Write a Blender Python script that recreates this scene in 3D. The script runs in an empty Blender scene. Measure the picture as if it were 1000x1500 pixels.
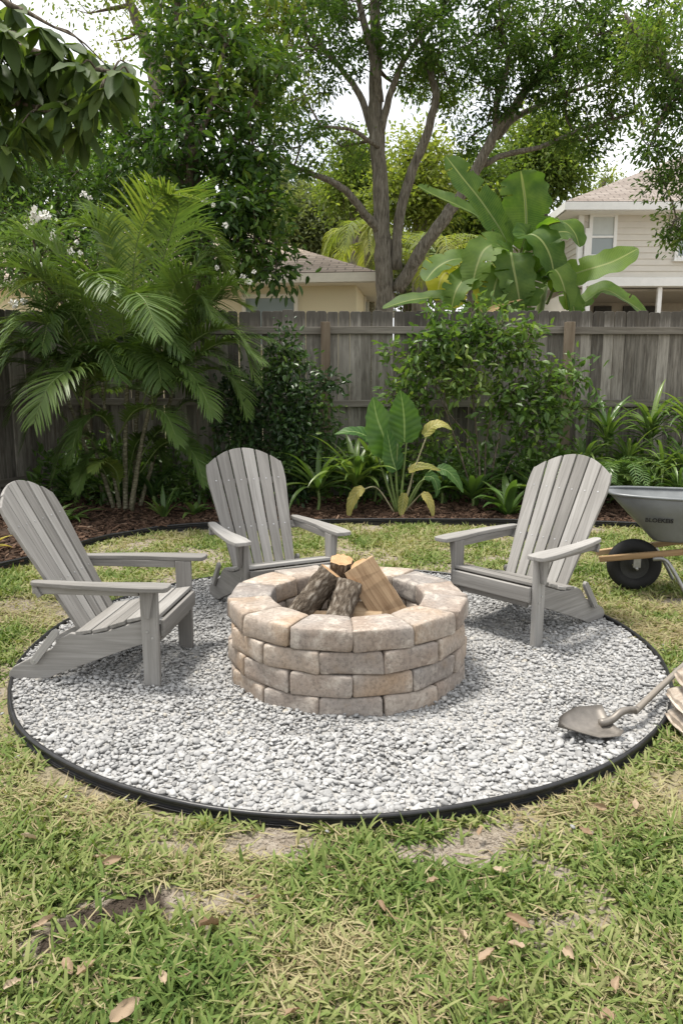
import bpy, bmesh, math, random
import numpy as np
from mathutils import Vector, Matrix

# ---------------------------------------------------------------- camera, sky, sun, exposure
scene = bpy.context.scene
COL = scene.collection
PITCH, FOC, CAMH = math.radians(9.8), 1083.0, 1.5
cam_data = bpy.data.cameras.new('camera')
cam_data.sensor_fit = 'VERTICAL'
cam_data.sensor_height = 36.0
cam_data.lens = FOC / 1500 * 36.0
cam_data.clip_start, cam_data.clip_end = 0.05, 2000
cam = bpy.data.objects.new('camera', cam_data)
cam.location = (0, 0, CAMH)
cam.rotation_euler = (math.pi / 2 - PITCH, 0, 0)
COL.objects.link(cam)
scene.camera = cam

SUN_EL, SUN_AZ = math.radians(74), math.radians(-75)      # azimuth from +Y towards +X
world = bpy.data.worlds.new('World')
scene.world = world
world.use_nodes = True
wt = world.node_tree
for n in list(wt.nodes):
    wt.nodes.remove(n)
w_out = wt.nodes.new('ShaderNodeOutputWorld')
w_bg = wt.nodes.new('ShaderNodeBackground')
w_sky = wt.nodes.new('ShaderNodeTexSky')
w_sky.sky_type = 'NISHITA'
w_sky.sun_disc = False
w_sky.sun_elevation = SUN_EL
w_sky.sun_rotation = SUN_AZ
w_sky.air_density, w_sky.dust_density = 1.0, 2.0
w_tc = wt.nodes.new('ShaderNodeTexCoord')
w_no = wt.nodes.new('ShaderNodeTexNoise')
w_no.inputs['Scale'].default_value = 2.6
w_no.inputs['Detail'].default_value = 7
w_no.inputs['Roughness'].default_value = 0.6
w_cr = wt.nodes.new('ShaderNodeValToRGB')
w_cr.color_ramp.elements[0].position, w_cr.color_ramp.elements[1].position = 0.30, 0.56
w_cr.color_ramp.elements[0].color = (0.45, 0.45, 0.45, 1)
w_mx = wt.nodes.new('ShaderNodeMix')
w_mx.data_type = 'RGBA'
w_mx.inputs[7].default_value = (9.7, 9.8, 9.9, 1)         # bright thin cloud
wt.links.new(w_tc.outputs['Generated'], w_no.inputs['Vector'])
wt.links.new(w_no.outputs[0], w_cr.inputs['Fac'])
wt.links.new(w_cr.outputs[0], w_mx.inputs[0])
wt.links.new(w_sky.outputs[0], w_mx.inputs[6])
wt.links.new(w_mx.outputs[2], w_bg.inputs['Color'])
w_bg.inputs['Strength'].default_value = 0.074
wt.links.new(w_bg.outputs[0], w_out.inputs['Surface'])

sun_data = bpy.data.lights.new('sun', 'SUN')
sun_data.energy = 2.8
sun_data.angle = math.radians(14)
sun_data.color = (1.0, 0.95, 0.87)
sun = bpy.data.objects.new('sun', sun_data)
sd = Vector((math.sin(SUN_AZ) * math.cos(SUN_EL), math.cos(SUN_AZ) * math.cos(SUN_EL), math.sin(SUN_EL)))
sun.rotation_euler = sd.to_track_quat('Z', 'Y').to_euler()
sun.location = sd * 30
COL.objects.link(sun)

vs = scene.view_settings
vs.view_transform, vs.look, vs.exposure, vs.gamma = 'Standard', 'None', 1.08, 1.0
vs.use_curve_mapping = False
scene.cycles.max_bounces = 7
scene.cycles.diffuse_bounces = 4
scene.cycles.glossy_bounces = 3
scene.cycles.transmission_bounces = 4
scene.cycles.transparent_max_bounces = 8

# ---------------------------------------------------------------- helpers
RNG = np.random.default_rng(11)
random.seed(5)
CP, SP = math.cos(PITCH), math.sin(PITCH)

def W(px, py, y):
    """photo pixel (1000x1500) at horizontal distance y -> world point"""
    xr, yr = (px - 500) / FOC, -(py - 750) / FOC
    dy, dz = CP + yr * SP, -SP + yr * CP
    t = y / dy
    return Vector((xr * t, y, CAMH + dz * t))

def G(px, py, h=0.0):
    """photo pixel on the horizontal plane z = h"""
    xr, yr = (px - 500) / FOC, -(py - 750) / FOC
    dy, dz = CP + yr * SP, -SP + yr * CP
    t = (h - CAMH) / dz
    return Vector((xr * t, dy * t, h))

def tag(o, label=None, cat=None, group=None, kind=None):
    if label: o['label'] = label
    if cat: o['category'] = cat
    if group: o['group'] = group
    if kind: o['kind'] = kind
    return o

def empty(name, loc=(0, 0, 0), rz=0.0, label=None, cat=None, group=None):
    o = bpy.data.objects.new(name, None)
    o.empty_display_size = 0.1
    o.location = loc
    o.rotation_euler = (0, 0, rz)
    COL.objects.link(o)
    return tag(o, label, cat, group)

def link(name, me, parent=None, loc=None, rot=None, mtx=None):
    o = bpy.data.objects.new(name, me)
    COL.objects.link(o)
    if parent is not None: o.parent = parent
    if mtx is not None: o.matrix_local = mtx
    if loc is not None: o.location = loc
    if rot is not None: o.rotation_euler = rot
    return o

def bulk_mesh(name, V, F, mat, rnd=None, smooth=False, attrs=None):
    """V (n,3); F list of (m,k) index arrays; rnd: per-face float"""
    if not isinstance(F, list): F = [F]
    V = np.ascontiguousarray(V, dtype=np.float32)
    me = bpy.data.meshes.new(name)
    me.vertices.add(len(V))
    me.vertices.foreach_set('co', V.ravel())
    idx = np.concatenate([f.ravel() for f in F]).astype(np.int32)
    tot = np.concatenate([np.full(len(f), f.shape[1]) for f in F])
    start = np.concatenate([[0], np.cumsum(tot)[:-1]]).astype(np.int32)
    me.loops.add(len(idx))
    me.loops.foreach_set('vertex_index', idx)
    me.polygons.add(len(tot))
    me.polygons.foreach_set('loop_start', start)
    me.polygons.foreach_set('use_smooth', np.full(len(tot), bool(smooth)))
    me.update(calc_edges=True)
    if rnd is not None:
        a = me.attributes.new('rnd', 'FLOAT', 'FACE')
        a.data.foreach_set('value', np.asarray(rnd, dtype=np.float32))
    for k, v in (attrs or {}).items():
        a = me.attributes.new(k, 'FLOAT', 'POINT')
        a.data.foreach_set('value', np.asarray(v, dtype=np.float32))
    if mat: me.materials.append(mat)
    return me

def bulk(name, V, F, mat, parent=None, **kw):
    return link(name, bulk_mesh(name, V, F, mat, **kw), parent)

class Geo:
    """collects vertices and faces (any polygon) for one mesh"""
    def __init__(s): s.v, s.f, s.r = [], [], []
    def add(s, V, F, r=0.5):
        b = sum(len(x) for x in s.v)
        s.v.append(np.asarray(V, dtype=np.float64))
        F = np.asarray(F)
        s.f.append(F + b)
        s.r.append(np.full(len(F), r) if np.isscalar(r) else np.asarray(r))
    def mesh(s, name, mat, smooth=False):
        groups = {}
        rr = {}
        for f, r in zip(s.f, s.r):
            groups.setdefault(f.shape[1], []).append(f)
            rr.setdefault(f.shape[1], []).append(r)
        F = [np.concatenate(groups[k]) for k in groups]
        R = np.concatenate([np.concatenate(rr[k]) for k in groups])
        return bulk_mesh(name, np.concatenate(s.v), F, mat, rnd=R, smooth=smooth)
    def obj(s, name, mat, parent=None, smooth=False):
        return link(name, s.mesh(name, mat, smooth), parent)

def tube_arrays(pts, rad, n=8, cap=True, seed=None, rough=0.0):
    P = np.array([list(p) for p in pts], dtype=float)
    m = len(P)
    R = np.full(m, rad, dtype=float) if np.isscalar(rad) else np.array(rad, dtype=float)
    T = np.gradient(P, axis=0)
    T /= np.linalg.norm(T, axis=1)[:, None] + 1e-9
    ref = np.array([0.0, 0, 1]) if abs(T[0][2]) < 0.9 else np.array([1.0, 0, 0])
    V = []
    a = np.cross(T[0], ref); a /= np.linalg.norm(a)
    ang = np.arange(n) / n * 2 * math.pi
    rg = np.random.default_rng(seed if seed is not None else 0)
    for i in range(m):
        a = a - T[i] * np.dot(a, T[i]); a /= np.linalg.norm(a) + 1e-9
        b = np.cross(T[i], a)
        rr = R[i] * (1 + (rg.normal(0, rough, n) if rough else 0))
        V.append(P[i] + (np.cos(ang) * rr)[:, None] * a + (np.sin(ang) * rr)[:, None] * b)
    V = np.concatenate(V)
    F = []
    for i in range(m - 1):
        for j in range(n):
            k = (j + 1) % n
            F.append((i * n + j, i * n + k, (i + 1) * n + k, (i + 1) * n + j))
    return V, np.array(F), (np.array([list(range(n))[::-1], [(m - 1) * n + j for j in range(n)]]) if cap else None)

def tube(g, pts, rad, n=8, cap=True, r=0.5, **kw):
    V, F, C = tube_arrays(pts, rad, n, cap, **kw)
    g.add(V, F, r)
    if cap:
        b = sum(len(x) for x in g.v) - len(V)
        g.f.append(C + b); g.r.append(np.full(2, r))

def spline(pts, n=20):
    """Catmull-Rom through points"""
    P = [np.array(list(p), dtype=float) for p in pts]
    P = [2 * P[0] - P[1]] + P + [2 * P[-1] - P[-2]]
    out = []
    segs = len(P) - 3
    for k in range(n):
        t = k / (n - 1) * segs
        i = min(int(t), segs - 1); u = t - i
        p0, p1, p2, p3 = P[i:i + 4]
        out.append(0.5 * ((2 * p1) + (-p0 + p2) * u + (2 * p0 - 5 * p1 + 4 * p2 - p3) * u * u + (-p0 + 3 * p1 - 3 * p2 + p3) * u ** 3))
    return np.array(out)

def bm_mesh(name, bm, mat, smooth=False):
    me = bpy.data.meshes.new(name)
    bm.normal_update()
    bm.to_mesh(me); bm.free()
    if mat: me.materials.append(mat)
    if smooth:
        me.polygons.foreach_set('use_smooth', [True] * len(me.polygons))
    return me

def prism_mesh(name, outline, depth, mat, bevel=0.004, seg=2):
    """outline in local XY, extruded +-depth/2 along Z, bevelled"""
    bm = bmesh.new()
    vs_ = [bm.verts.new((x, y, -depth / 2)) for x, y in outline]
    f = bm.faces.new(vs_)
    r = bmesh.ops.extrude_face_region(bm, geom=[f])
    bmesh.ops.translate(bm, vec=(0, 0, depth), verts=[e for e in r['geom'] if isinstance(e, bmesh.types.BMVert)])
    bmesh.ops.recalc_face_normals(bm, faces=bm.faces)
    if bevel:
        bm.normal_update()
        ed = [e for e in bm.edges if e.calc_face_angle(0) > 0.6]
        bmesh.ops.bevel(bm, geom=ed, offset=bevel, segments=seg, affect='EDGES', profile=0.6, clamp_overlap=True)
    return bm_mesh(name, bm, mat)

def box_mesh(name, lx, ly, lz, mat, bevel=0.004, seg=2):
    return prism_mesh(name, [(-lx / 2, -ly / 2), (lx / 2, -ly / 2), (lx / 2, ly / 2), (-lx / 2, ly / 2)], lz, mat, bevel, seg)

def frame(origin, xdir, zdir):
    """matrix with local X along xdir and local Z near zdir"""
    x = Vector(xdir).normalized()
    z = Vector(zdir); z = (z - x * z.dot(x)).normalized()
    y = z.cross(x)
    m = Matrix((x, y, z)).transposed().to_4x4()
    m.translation = Vector(origin)
    return m

def vnoise(x, y, scale, seed):
    """smooth value noise in 0..1 on numpy arrays"""
    rg = np.random.default_rng(seed)
    T = rg.random((64, 64))
    x = np.asarray(x) / scale + 100.0; y = np.asarray(y) / scale + 100.0
    xi, yi = np.floor(x).astype(int), np.floor(y).astype(int)
    u, v = x - xi, y - yi
    u, v = u * u * (3 - 2 * u), v * v * (3 - 2 * v)
    g = lambda i, j: T[(xi + i) % 64, (yi + j) % 64]
    return (g(0, 0) * (1 - u) + g(1, 0) * u) * (1 - v) + (g(0, 1) * (1 - u) + g(1, 1) * u) * v

def unit(A):
    return A / (np.linalg.norm(A, axis=-1, keepdims=True) + 1e-9)

OVAL = (np.array([(0, 0, 0), (.28, .42, .07), (.66, .40, .05), (1, 0, -.10), (.66, -.40, .05), (.28, -.42, .07)], dtype=float),
        np.array([(0, 1, 2, 3), (0, 3, 4, 5)]))

def leaves(P, D, N, L, Wd, tmpl=OVAL):
    """one leaf for each row: P base, D axis, N normal, L length, Wd width"""
    D = unit(D); N = unit(N - D * (N * D).sum(1)[:, None]); S = np.cross(N, D)
    tv, tf = tmpl
    V = (P[:, None, :] + tv[None, :, 0:1] * (L[:, None, None] * D[:, None, :])
         + tv[None, :, 1:2] * (Wd[:, None, None] * S[:, None, :])
         + tv[None, :, 2:3] * (L[:, None, None] * N[:, None, :]))
    n, k = len(P), len(tv)
    F = (tf[None] + (np.arange(n) * k)[:, None, None]).reshape(-1, tf.shape[1])
    return V.reshape(-1, 3), F, len(tf)

# ---------------------------------------------------------------- materials
def newmat(name, rough=0.7, spec=0.3):
    m = bpy.data.materials.new(name)
    m.use_nodes = True
    nt = m.node_tree
    b = nt.nodes['Principled BSDF']
    b.inputs['Roughness'].default_value = rough
    b.inputs['Specular IOR Level'].default_value = spec
    return m, nt, b

def N_(nt, typ, ins=None, **props):
    n = nt.nodes.new(typ)
    for k, v in props.items(): setattr(n, k, v)
    for k, v in (ins or {}).items():
        if isinstance(v, bpy.types.NodeSocket): nt.links.new(v, n.inputs[k])
        else: n.inputs[k].default_value = v
    return n

def ramp(nt, fac, stops):
    n = nt.nodes.new('ShaderNodeValToRGB')
    e = n.color_ramp.elements
    while len(e) < len(stops): e.new(0.5)
    for el, (p, c) in zip(e, stops):
        el.position = p
        el.color = tuple(c) + (1,) if len(c) == 3 else c
    nt.links.new(fac, n.inputs['Fac'])
    return n.outputs[0]

def mixc(nt, fac, a, b, blend='MIX'):
    n = nt.nodes.new('ShaderNodeMix')
    n.data_type = 'RGBA'; n.blend_type = blend
    for i, v in ((0, fac), (6, a), (7, b)):
        if isinstance(v, bpy.types.NodeSocket): nt.links.new(v, n.inputs[i])
        elif i == 0: n.inputs[0].default_value = v
        else: n.inputs[i].default_value = tuple(v) + (1,)
    return n.outputs[2]

def mth(nt, op, a, b=0.0, c=0.0):
    n = nt.nodes.new('ShaderNodeMath'); n.operation = op
    for i, v in enumerate((a, b, c)):
        if isinstance(v, bpy.types.NodeSocket): nt.links.new(v, n.inputs[i])
        else: n.inputs[i].default_value = v
    return n.outputs[0]

def coords(nt, scale=(1, 1, 1), kind='Object', rand=True):
    tc = nt.nodes.new('ShaderNodeTexCoord')
    mp = N_(nt, 'ShaderNodeMapping', {'Vector': tc.outputs[kind], 'Scale': scale})
    if rand:
        oi = nt.nodes.new('ShaderNodeObjectInfo')
        sc_ = N_(nt, 'ShaderNodeVectorMath', {0: (71.3, 37.7, 53.1), 'Scale': oi.outputs['Random']}, operation='SCALE')
        nt.links.new(sc_.outputs[0], mp.inputs['Location'])
    return mp.outputs[0]

def noise(nt, vec, scale=5.0, detail=5.0, rough=0.6, dist=0.0):
    return N_(nt, 'ShaderNodeTexNoise', {'Vector': vec, 'Scale': scale, 'Detail': detail, 'Roughness': rough, 'Distortion': dist}).outputs[0]

def bump(nt, b, h, strength=0.3, dist=0.01):
    n = N_(nt, 'ShaderNodeBump', {'Height': h, 'Strength': strength, 'Distance': dist})
    nt.links.new(n.outputs[0], b.inputs['Normal'])

def objrand(nt):
    return nt.nodes.new('ShaderNodeObjectInfo').outputs['Random']

def wood_mat(name, dark, mid, light, axis=0, rough=0.75, grain=55, streak=(), rnd_amt=0.35, bstr=0.25):
    m, nt, b = newmat(name, rough, 0.25)
    s = [grain, grain, grain]; s[axis] = 2.2
    v = coords(nt, s)
    g1 = noise(nt, v, 1.0, 6, 0.65, 0.6)
    s2 = [9, 9, 9]; s2[axis] = 1.3
    g2 = noise(nt, coords(nt, s2), 1.0, 4, 0.6)
    f = mth(nt, 'ADD', mth(nt, 'MULTIPLY', g1, 0.62), mth(nt, 'MULTIPLY', g2, 0.38))
    f = mth(nt, 'ADD', f, mth(nt, 'MULTIPLY', mth(nt, 'SUBTRACT', objrand(nt), 0.5), rnd_amt))
    c = ramp(nt, f, [(0.28, dark), (0.5, mid), (0.72, light)])
    nt.links.new(c, b.inputs['Base Color'])
    bump(nt, b, g1, bstr, 0.004)
    return m

def leaf_mat(name, stops, trans=0.3, rough=0.42, spec=0.4, tcol=None, attr='rnd'):
    m, nt, b = newmat(name, rough, spec)
    at = N_(nt, 'ShaderNodeAttribute', attribute_name=attr)
    c = ramp(nt, at.outputs['Fac'], stops)
    nt.links.new(c, b.inputs['Base Color'])
    out = nt.nodes['Material Output']
    tr = nt.nodes.new('ShaderNodeBsdfTranslucent')
    tc = mixc(nt, 1.0, c, tcol or (1.55, 1.6, 0.65), 'MULTIPLY')
    nt.links.new(tc, tr.inputs['Color'])
    mx = N_(nt, 'ShaderNodeMixShader', {0: trans, 1: b.outputs[0], 2: tr.outputs[0]})
    nt.links.new(mx.outputs[0], out.inputs['Surface'])
    return m

MAT = {}
MAT['chair'] = wood_mat('weathered_grey_boards', (.142, .135, .124), (.228, .218, .204), (.335, .324, .306), 0, 0.62, 60, rnd_amt=0.26, bstr=0.18)
MAT['fence'] = wood_mat('weathered_fence_wood', (.065, .059, .050), (.19, .175, .15), (.33, .312, .275), 1, 0.85, 34, rnd_amt=0.34, bstr=0.5)
MAT['fence_post'] = wood_mat('brown_post_wood', (.07, .05, .034), (.155, .12, .085), (.24, .20, .15), 0, 0.85, 30, rnd_amt=0.2, bstr=0.4)
MAT['handle_wood'] = wood_mat('oiled_handle_wood', (.20, .125, .06), (.35, .235, .125), (.46, .34, .20), 0, 0.55, 45)
MAT['split_wood'] = wood_mat('split_firewood', (.20, .125, .07), (.40, .285, .175), (.56, .435, .30), 0, 0.8, 55, rnd_amt=0.2, bstr=0.6)
MAT['shaft_wood'] = wood_mat('grey_shaft_wood', (.08, .066, .055), (.15, .132, .112), (.24, .215, .185), 0, 0.7, 45)

def bark_mat(name, dark, mid, light, sc=(1, 1, 1), k=14, bs=0.9, bd=0.02, vw=.9):
    m, nt, b = newmat(name, 0.9, 0.15)
    v = coords(nt, sc)
    vo = N_(nt, 'ShaderNodeTexVoronoi', {'Vector': v, 'Scale': k, 'Randomness': 1.0}, feature='DISTANCE_TO_EDGE').outputs['Distance']
    n1 = noise(nt, v, k * 1.7, 7, 0.7, 0.8)
    h = mth(nt, 'ADD', mth(nt, 'MULTIPLY', vo, vw), n1)
    o_ = -.08 if vw < .5 else 0
    c = ramp(nt, h, [(0.34, dark), (0.62 + o_, mid), (0.86 + 2 * o_, light)])
    nt.links.new(c, b.inputs['Base Color'])
    bump(nt, b, h, bs, bd)
    return m
MAT['bark'] = bark_mat('oak_bark', (.064, .056, .042), (.185, .165, .132), (.30, .277, .232), (1, 1, .16), 16, 1.0, 0.03, .25)
MAT['log_bark'] = bark_mat('firewood_bark', (.032, .024, .018), (.135, .108, .082), (.30, .265, .22), (.4, 1, 1), 38, 1.0, 0.012)
MAT['palm_bark'] = bark_mat('palm_cane_bark', (.07, .065, .04), (.165, .155, .10), (.30, .285, .21), (1, 1, 2.5), 12, 0.5, 0.006)
MAT['twig'] = bark_mat('twig_bark', (.045, .036, .026), (.11, .09, .068), (.19, .165, .13), (1, 1, .4), 25, 0.5, 0.006)

def cut_end():
    m, nt, b = newmat('sawn_log_end', 0.85, 0.2)
    v = coords(nt, (0, 1, 1), rand=False)
    wv = N_(nt, 'ShaderNodeTexWave', {'Vector': v, 'Scale': 34, 'Distortion': 3.0, 'Detail': 3}, wave_type='RINGS', rings_direction='X').outputs['Fac']
    n1 = noise(nt, coords(nt), 30, 6)
    c = ramp(nt, mth(nt, 'ADD', mth(nt, 'MULTIPLY', wv, .35), mth(nt, 'MULTIPLY', n1, .7)), [(.2, (.20, .115, .055)), (.5, (.38, .235, .125)), (.8, (.52, .36, .21))])
    nt.links.new(c, b.inputs['Base Color'])
    bump(nt, b, n1, .3, .004)
    return m
MAT['cut_end'] = cut_end()

def fence_stain(m):
    nt = m.node_tree; b = nt.nodes['Principled BSDF']
    src = b.inputs['Base Color'].links[0].from_socket
    tc = nt.nodes.new('ShaderNodeTexCoord')
    sep = N_(nt, 'ShaderNodeSeparateXYZ', {0: tc.outputs['Object']})
    n1 = noise(nt, coords(nt, (38, 1.6, 38)), 1.0, 5, .7)
    n2 = noise(nt, coords(nt, (14, 3.0, 14)), 1.0, 4, .6)
    # rain streaks run down from the exposed picket tops; broader dark streaks spread over the whole board
    top = mth(nt, 'ADD', mth(nt, 'MULTIPLY', mth(nt, 'SUBTRACT', sep.outputs['Y'], 2.12), 2.4), mth(nt, 'MULTIPLY', n1, 1.1))
    c = mixc(nt, ramp(nt, top, [(.62, (0, 0, 0)), (1.15, (.75, .75, .75))]), src, (.05, .045, .038))
    c = mixc(nt, ramp(nt, n2, [(.52, (0, 0, 0)), (.70, (.65, .65, .65))]), c, (.065, .055, .042))
    nt.links.new(c, b.inputs['Base Color'])
fence_stain(MAT['fence'])

def stone():
    m, nt, b = newmat('tumbled_wall_block', 0.88, 0.22)
    v = coords(nt)
    n1 = noise(nt, v, 9, 7, .68, .4)
    n2 = noise(nt, v, 60, 5, .7)
    n3 = noise(nt, v, 3.2, 3, .5)
    base = ramp(nt, objrand(nt), [(0.0, (.275, .20, .138)), (.2, (.365, .28, .208)), (.38, (.19, .167, .152)), (.55, (.37, .283, .213)), (.75, (.235, .195, .167)), (.88, (.33, .25, .18)), (1.0, (.285, .21, .147))])
    base = mixc(nt, ramp(nt, n3, [(.4, (0, 0, 0)), (.62, (.55, .55, .55))]), base, (.29, .275, .26))
    base = mixc(nt, ramp(nt, n1, [(.5, (0, 0, 0)), (.68, (.75, .75, .75))]), base, (.52, .47, .41))
    base = mixc(nt, ramp(nt, n1, [(.28, (.55, .55, .55)), (.42, (0, 0, 0))]), base, (.22, .165, .115))
    spk = ramp(nt, n2, [(.3, (.62, .62, .62)), (.5, (1, 1, 1)), (.72, (1.18, 1.18, 1.18))])
    base = mixc(nt, 1.0, base, spk, 'MULTIPLY')
    nt.links.new(base, b.inputs['Base Color'])
    bump(nt, b, mth(nt, 'ADD', n1, mth(nt, 'MULTIPLY', n2, .6)), .55, .006)
    return m
MAT['stone'] = stone()

def pebble():
    m, nt, b = newmat('limestone_gravel', 0.85, 0.25)
    at = N_(nt, 'ShaderNodeAttribute', attribute_name='rnd').outputs['Fac']
    c = ramp(nt, at, [(0, (.15, .148, .143)), (.25, (.255, .253, .249)), (.55, (.345, .344, .339)), (.82, (.425, .422, .413)), (.93, (.37, .34, .285)), (1, (.55, .54, .515))])
    n1 = noise(nt, coords(nt, rand=False), 70, 4, .65)
    c = mixc(nt, 1.0, c, ramp(nt, n1, [(.3, (.74, .74, .74)), (.6, (1.06, 1.06, 1.06))]), 'MULTIPLY')
    nt.links.new(c, b.inputs['Base Color'])
    bump(nt, b, n1, .35, .004)
    return m
MAT['pebble'] = pebble()

def simple(name, col, rough=.6, spec=.3, metal=0.0, var=.25, scale=8, bs=.1):
    m, nt, b = newmat(name, rough, spec)
    n1 = noise(nt, coords(nt), scale, 6, .65)
    lo = tuple(x * (1 - var) for x in col); hi = tuple(min(1, x * (1 + var)) for x in col)
    nt.links.new(ramp(nt, n1, [(.3, lo), (.7, hi)]), b.inputs['Base Color'])
    b.inputs['Metallic'].default_value = metal
    nt.links.new(ramp(nt, n1, [(.3, (rough * .8,) * 3), (.7, (min(1, rough * 1.2),) * 3)]), b.inputs['Roughness'])
    if bs: bump(nt, b, n1, bs, .004)
    return m
MAT['edging'] = simple('black_plastic_edging', (.016, .016, .017), .38, .45, var=.4, scale=20)
MAT['rubber'] = simple('black_rubber', (.016, .016, .016), .75, .3, scale=30)
MAT['galv'] = simple('grey_painted_steel_tray', (.172, .182, .186), .45, .45, metal=.35, var=.16, scale=5)
MAT['steel'] = simple('dull_steel', (.30, .30, .29), .45, .5, metal=.7, var=.25, scale=15)
MAT['shovel'] = simple('worn_shovel_steel', (.19, .172, .152), .5, .5, metal=.5, var=.3, scale=14)
MAT['ink'] = simple('black_print', (.02, .02, .022), .6)
MAT['ash'] = simple('sooty_pit_floor', (.06, .053, .047), .95, .1, var=.5, scale=25, bs=.6)
MAT['bolt'] = simple('bolt_head', (.45, .45, .45), .4, .5, metal=.6)
MAT['stucco'] = simple('pale_yellow_stucco', (.64, .57, .39), .9, .15, var=.06, scale=60, bs=.2)
MAT['trim'] = simple('cream_trim', (.66, .62, .52), .6, .3, var=.06)
MAT['white_trim'] = simple('white_trim', (.78, .78, .76), .5, .3, var=.05)
MAT['siding'] = simple('beige_lap_siding', (.62, .59, .53), .7, .25, var=.05, scale=3)
MAT['screen_dark'] = simple('dark_porch_screen', (.045, .045, .042), .7, .2)
MAT['porch_wall'] = simple('shade_tinted_porch_wall', (.34, .31, .26), .8, .2, var=.1)  # darker than the siding: the porch shade is put into this colour
MAT['petal'] = simple('white_petal', (.80, .79, .74), .6, .2, var=.06)
MAT['blind'] = simple('pale_window_blind', (.52, .55, .53), .6, .3, var=.1, scale=2)

def glass():
    m, nt, b = newmat('window_glass', .06, .5)
    b.inputs['Base Color'].default_value = (.23, .27, .27, 1)
    b.inputs['Coat Weight'].default_value = .3
    return m
MAT['glass'] = glass()

def shingle(name, a, c_):
    m, nt, b = newmat(name, .92, .15)
    tc = nt.nodes.new('ShaderNodeTexCoord')
    br = N_(nt, 'ShaderNodeTexBrick', {'Vector': tc.outputs['UV'], 'Color1': tuple(a) + (1,), 'Color2': tuple(c_) + (1,), 'Mortar': tuple(x * .5 for x in a) + (1,),
           'Scale': 1.0, 'Mortar Size': .012, 'Brick Width': .34, 'Row Height': .15, 'Bias': 0.0})
    n1 = noise(nt, tc.outputs['UV'], 14, 6, .7)
    c = mixc(nt, 1.0, br.outputs['Color'], ramp(nt, n1, [(.3, (.75, .75, .75)), (.7, (1.15, 1.15, 1.15))]), 'MULTIPLY')
    nt.links.new(c, b.inputs['Base Color'])
    bump(nt, b, br.outputs['Fac'], -.5, .01)
    return m
MAT['roof_tan'] = shingle('tan_roof_shingles', (.31, .25, .20), (.40, .335, .275))
MAT['roof_brown'] = shingle('brown_roof_shingles', (.225, .19, .165), (.32, .28, .25))

def bag():
    m, nt, b = newmat('sandy_plastic_bag', .38, .5)
    v = coords(nt)
    n1 = noise(nt, v, 7, 6, .65, .6)
    n2 = noise(nt, v, 45, 5, .7)
    c = ramp(nt, n1, [(.3, (.26, .205, .155)), (.5, (.43, .365, .30)), (.66, (.58, .53, .46))])
    c = mixc(nt, 1.0, c, ramp(nt, n2, [(.3, (.7, .7, .7)), (.65, (1.1, 1.1, 1.1))]), 'MULTIPLY')
    nt.links.new(c, b.inputs['Base Color'])
    bump(nt, b, mth(nt, 'ADD', n1, mth(nt, 'MULTIPLY', n2, .35)), .3, .01)
    return m
MAT['bag'] = bag()

def soil():
    m, nt, b = newmat('sandy_lawn_soil', .95, .1)
    v = coords(nt, rand=False)
    n1 = noise(nt, v, 3.0, 8, .7)
    n2 = noise(nt, v, 55, 6, .75)
    n3 = noise(nt, v, 1.1, 3, .5)
    c = ramp(nt, n2, [(.3, (.12, .095, .07)), (.5, (.24, .205, .165)), (.72, (.36, .325, .275))])
    c = mixc(nt, ramp(nt, n3, [(.48, (0, 0, 0)), (.6, (.8, .8, .8))]), c, mixc(nt, n2, (.13, .115, .055), (.30, .255, .15)))
    # damp dark soil that has been dug over
    tc = nt.nodes.new('ShaderNodeTexCoord')
    for (cx, cy, r_) in ((-.60, 1.89, .13), (-.72, 1.82, .13)):
        d = N_(nt, 'ShaderNodeVectorMath', {0: tc.outputs['Object'], 1: (cx, cy, 0)}, operation='DISTANCE').outputs['Value']
        d = mth(nt, 'ADD', mth(nt, 'DIVIDE', d, r_), mth(nt, 'MULTIPLY', mth(nt, 'SUBTRACT', n1, .5), 1.6))
        c = mixc(nt, ramp(nt, d, [(.75, (1, 1, 1)), (1.05, (0, 0, 0))]), c, mixc(nt, n2, (.018, .014, .011), (.085, .066, .05)))
    nt.links.new(c, b.inputs['Base Color'])
    bump(nt, b, mth(nt, 'ADD', n1, mth(nt, 'MULTIPLY', n2, .5)), .7, .02)
    return m
MAT['soil'] = soil()
MAT['gravel_base'] = simple('dusty_gravel_base', (.31, .303, .29), .95, .1, var=.4, scale=60, bs=.6)

def mulch():
    m, nt, b = newmat('bark_mulch', .92, .12)
    at = N_(nt, 'ShaderNodeAttribute', attribute_name='rnd').outputs['Fac']
    n2 = noise(nt, coords(nt, (60, 60, 60)), 1.0, 5, .7)
    c = ramp(nt, at, [(0, (.028, .018, .013)), (.4, (.075, .045, .03)), (.75, (.135, .085, .058)), (.92, (.20, .135, .095)), (1, (.30, .235, .175))])
    c = mixc(nt, 1.0, c, ramp(nt, n2, [(.3, (.65, .65, .65)), (.65, (1.15, 1.15, 1.15))]), 'MULTIPLY')
    nt.links.new(c, b.inputs['Base Color'])
    return m
MAT['mulch'] = mulch()
MAT['mulch_base'] = simple('dark_mulch_soil', (.05, .034, .025), .95, .1, var=.5, scale=30, bs=.8)

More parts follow.
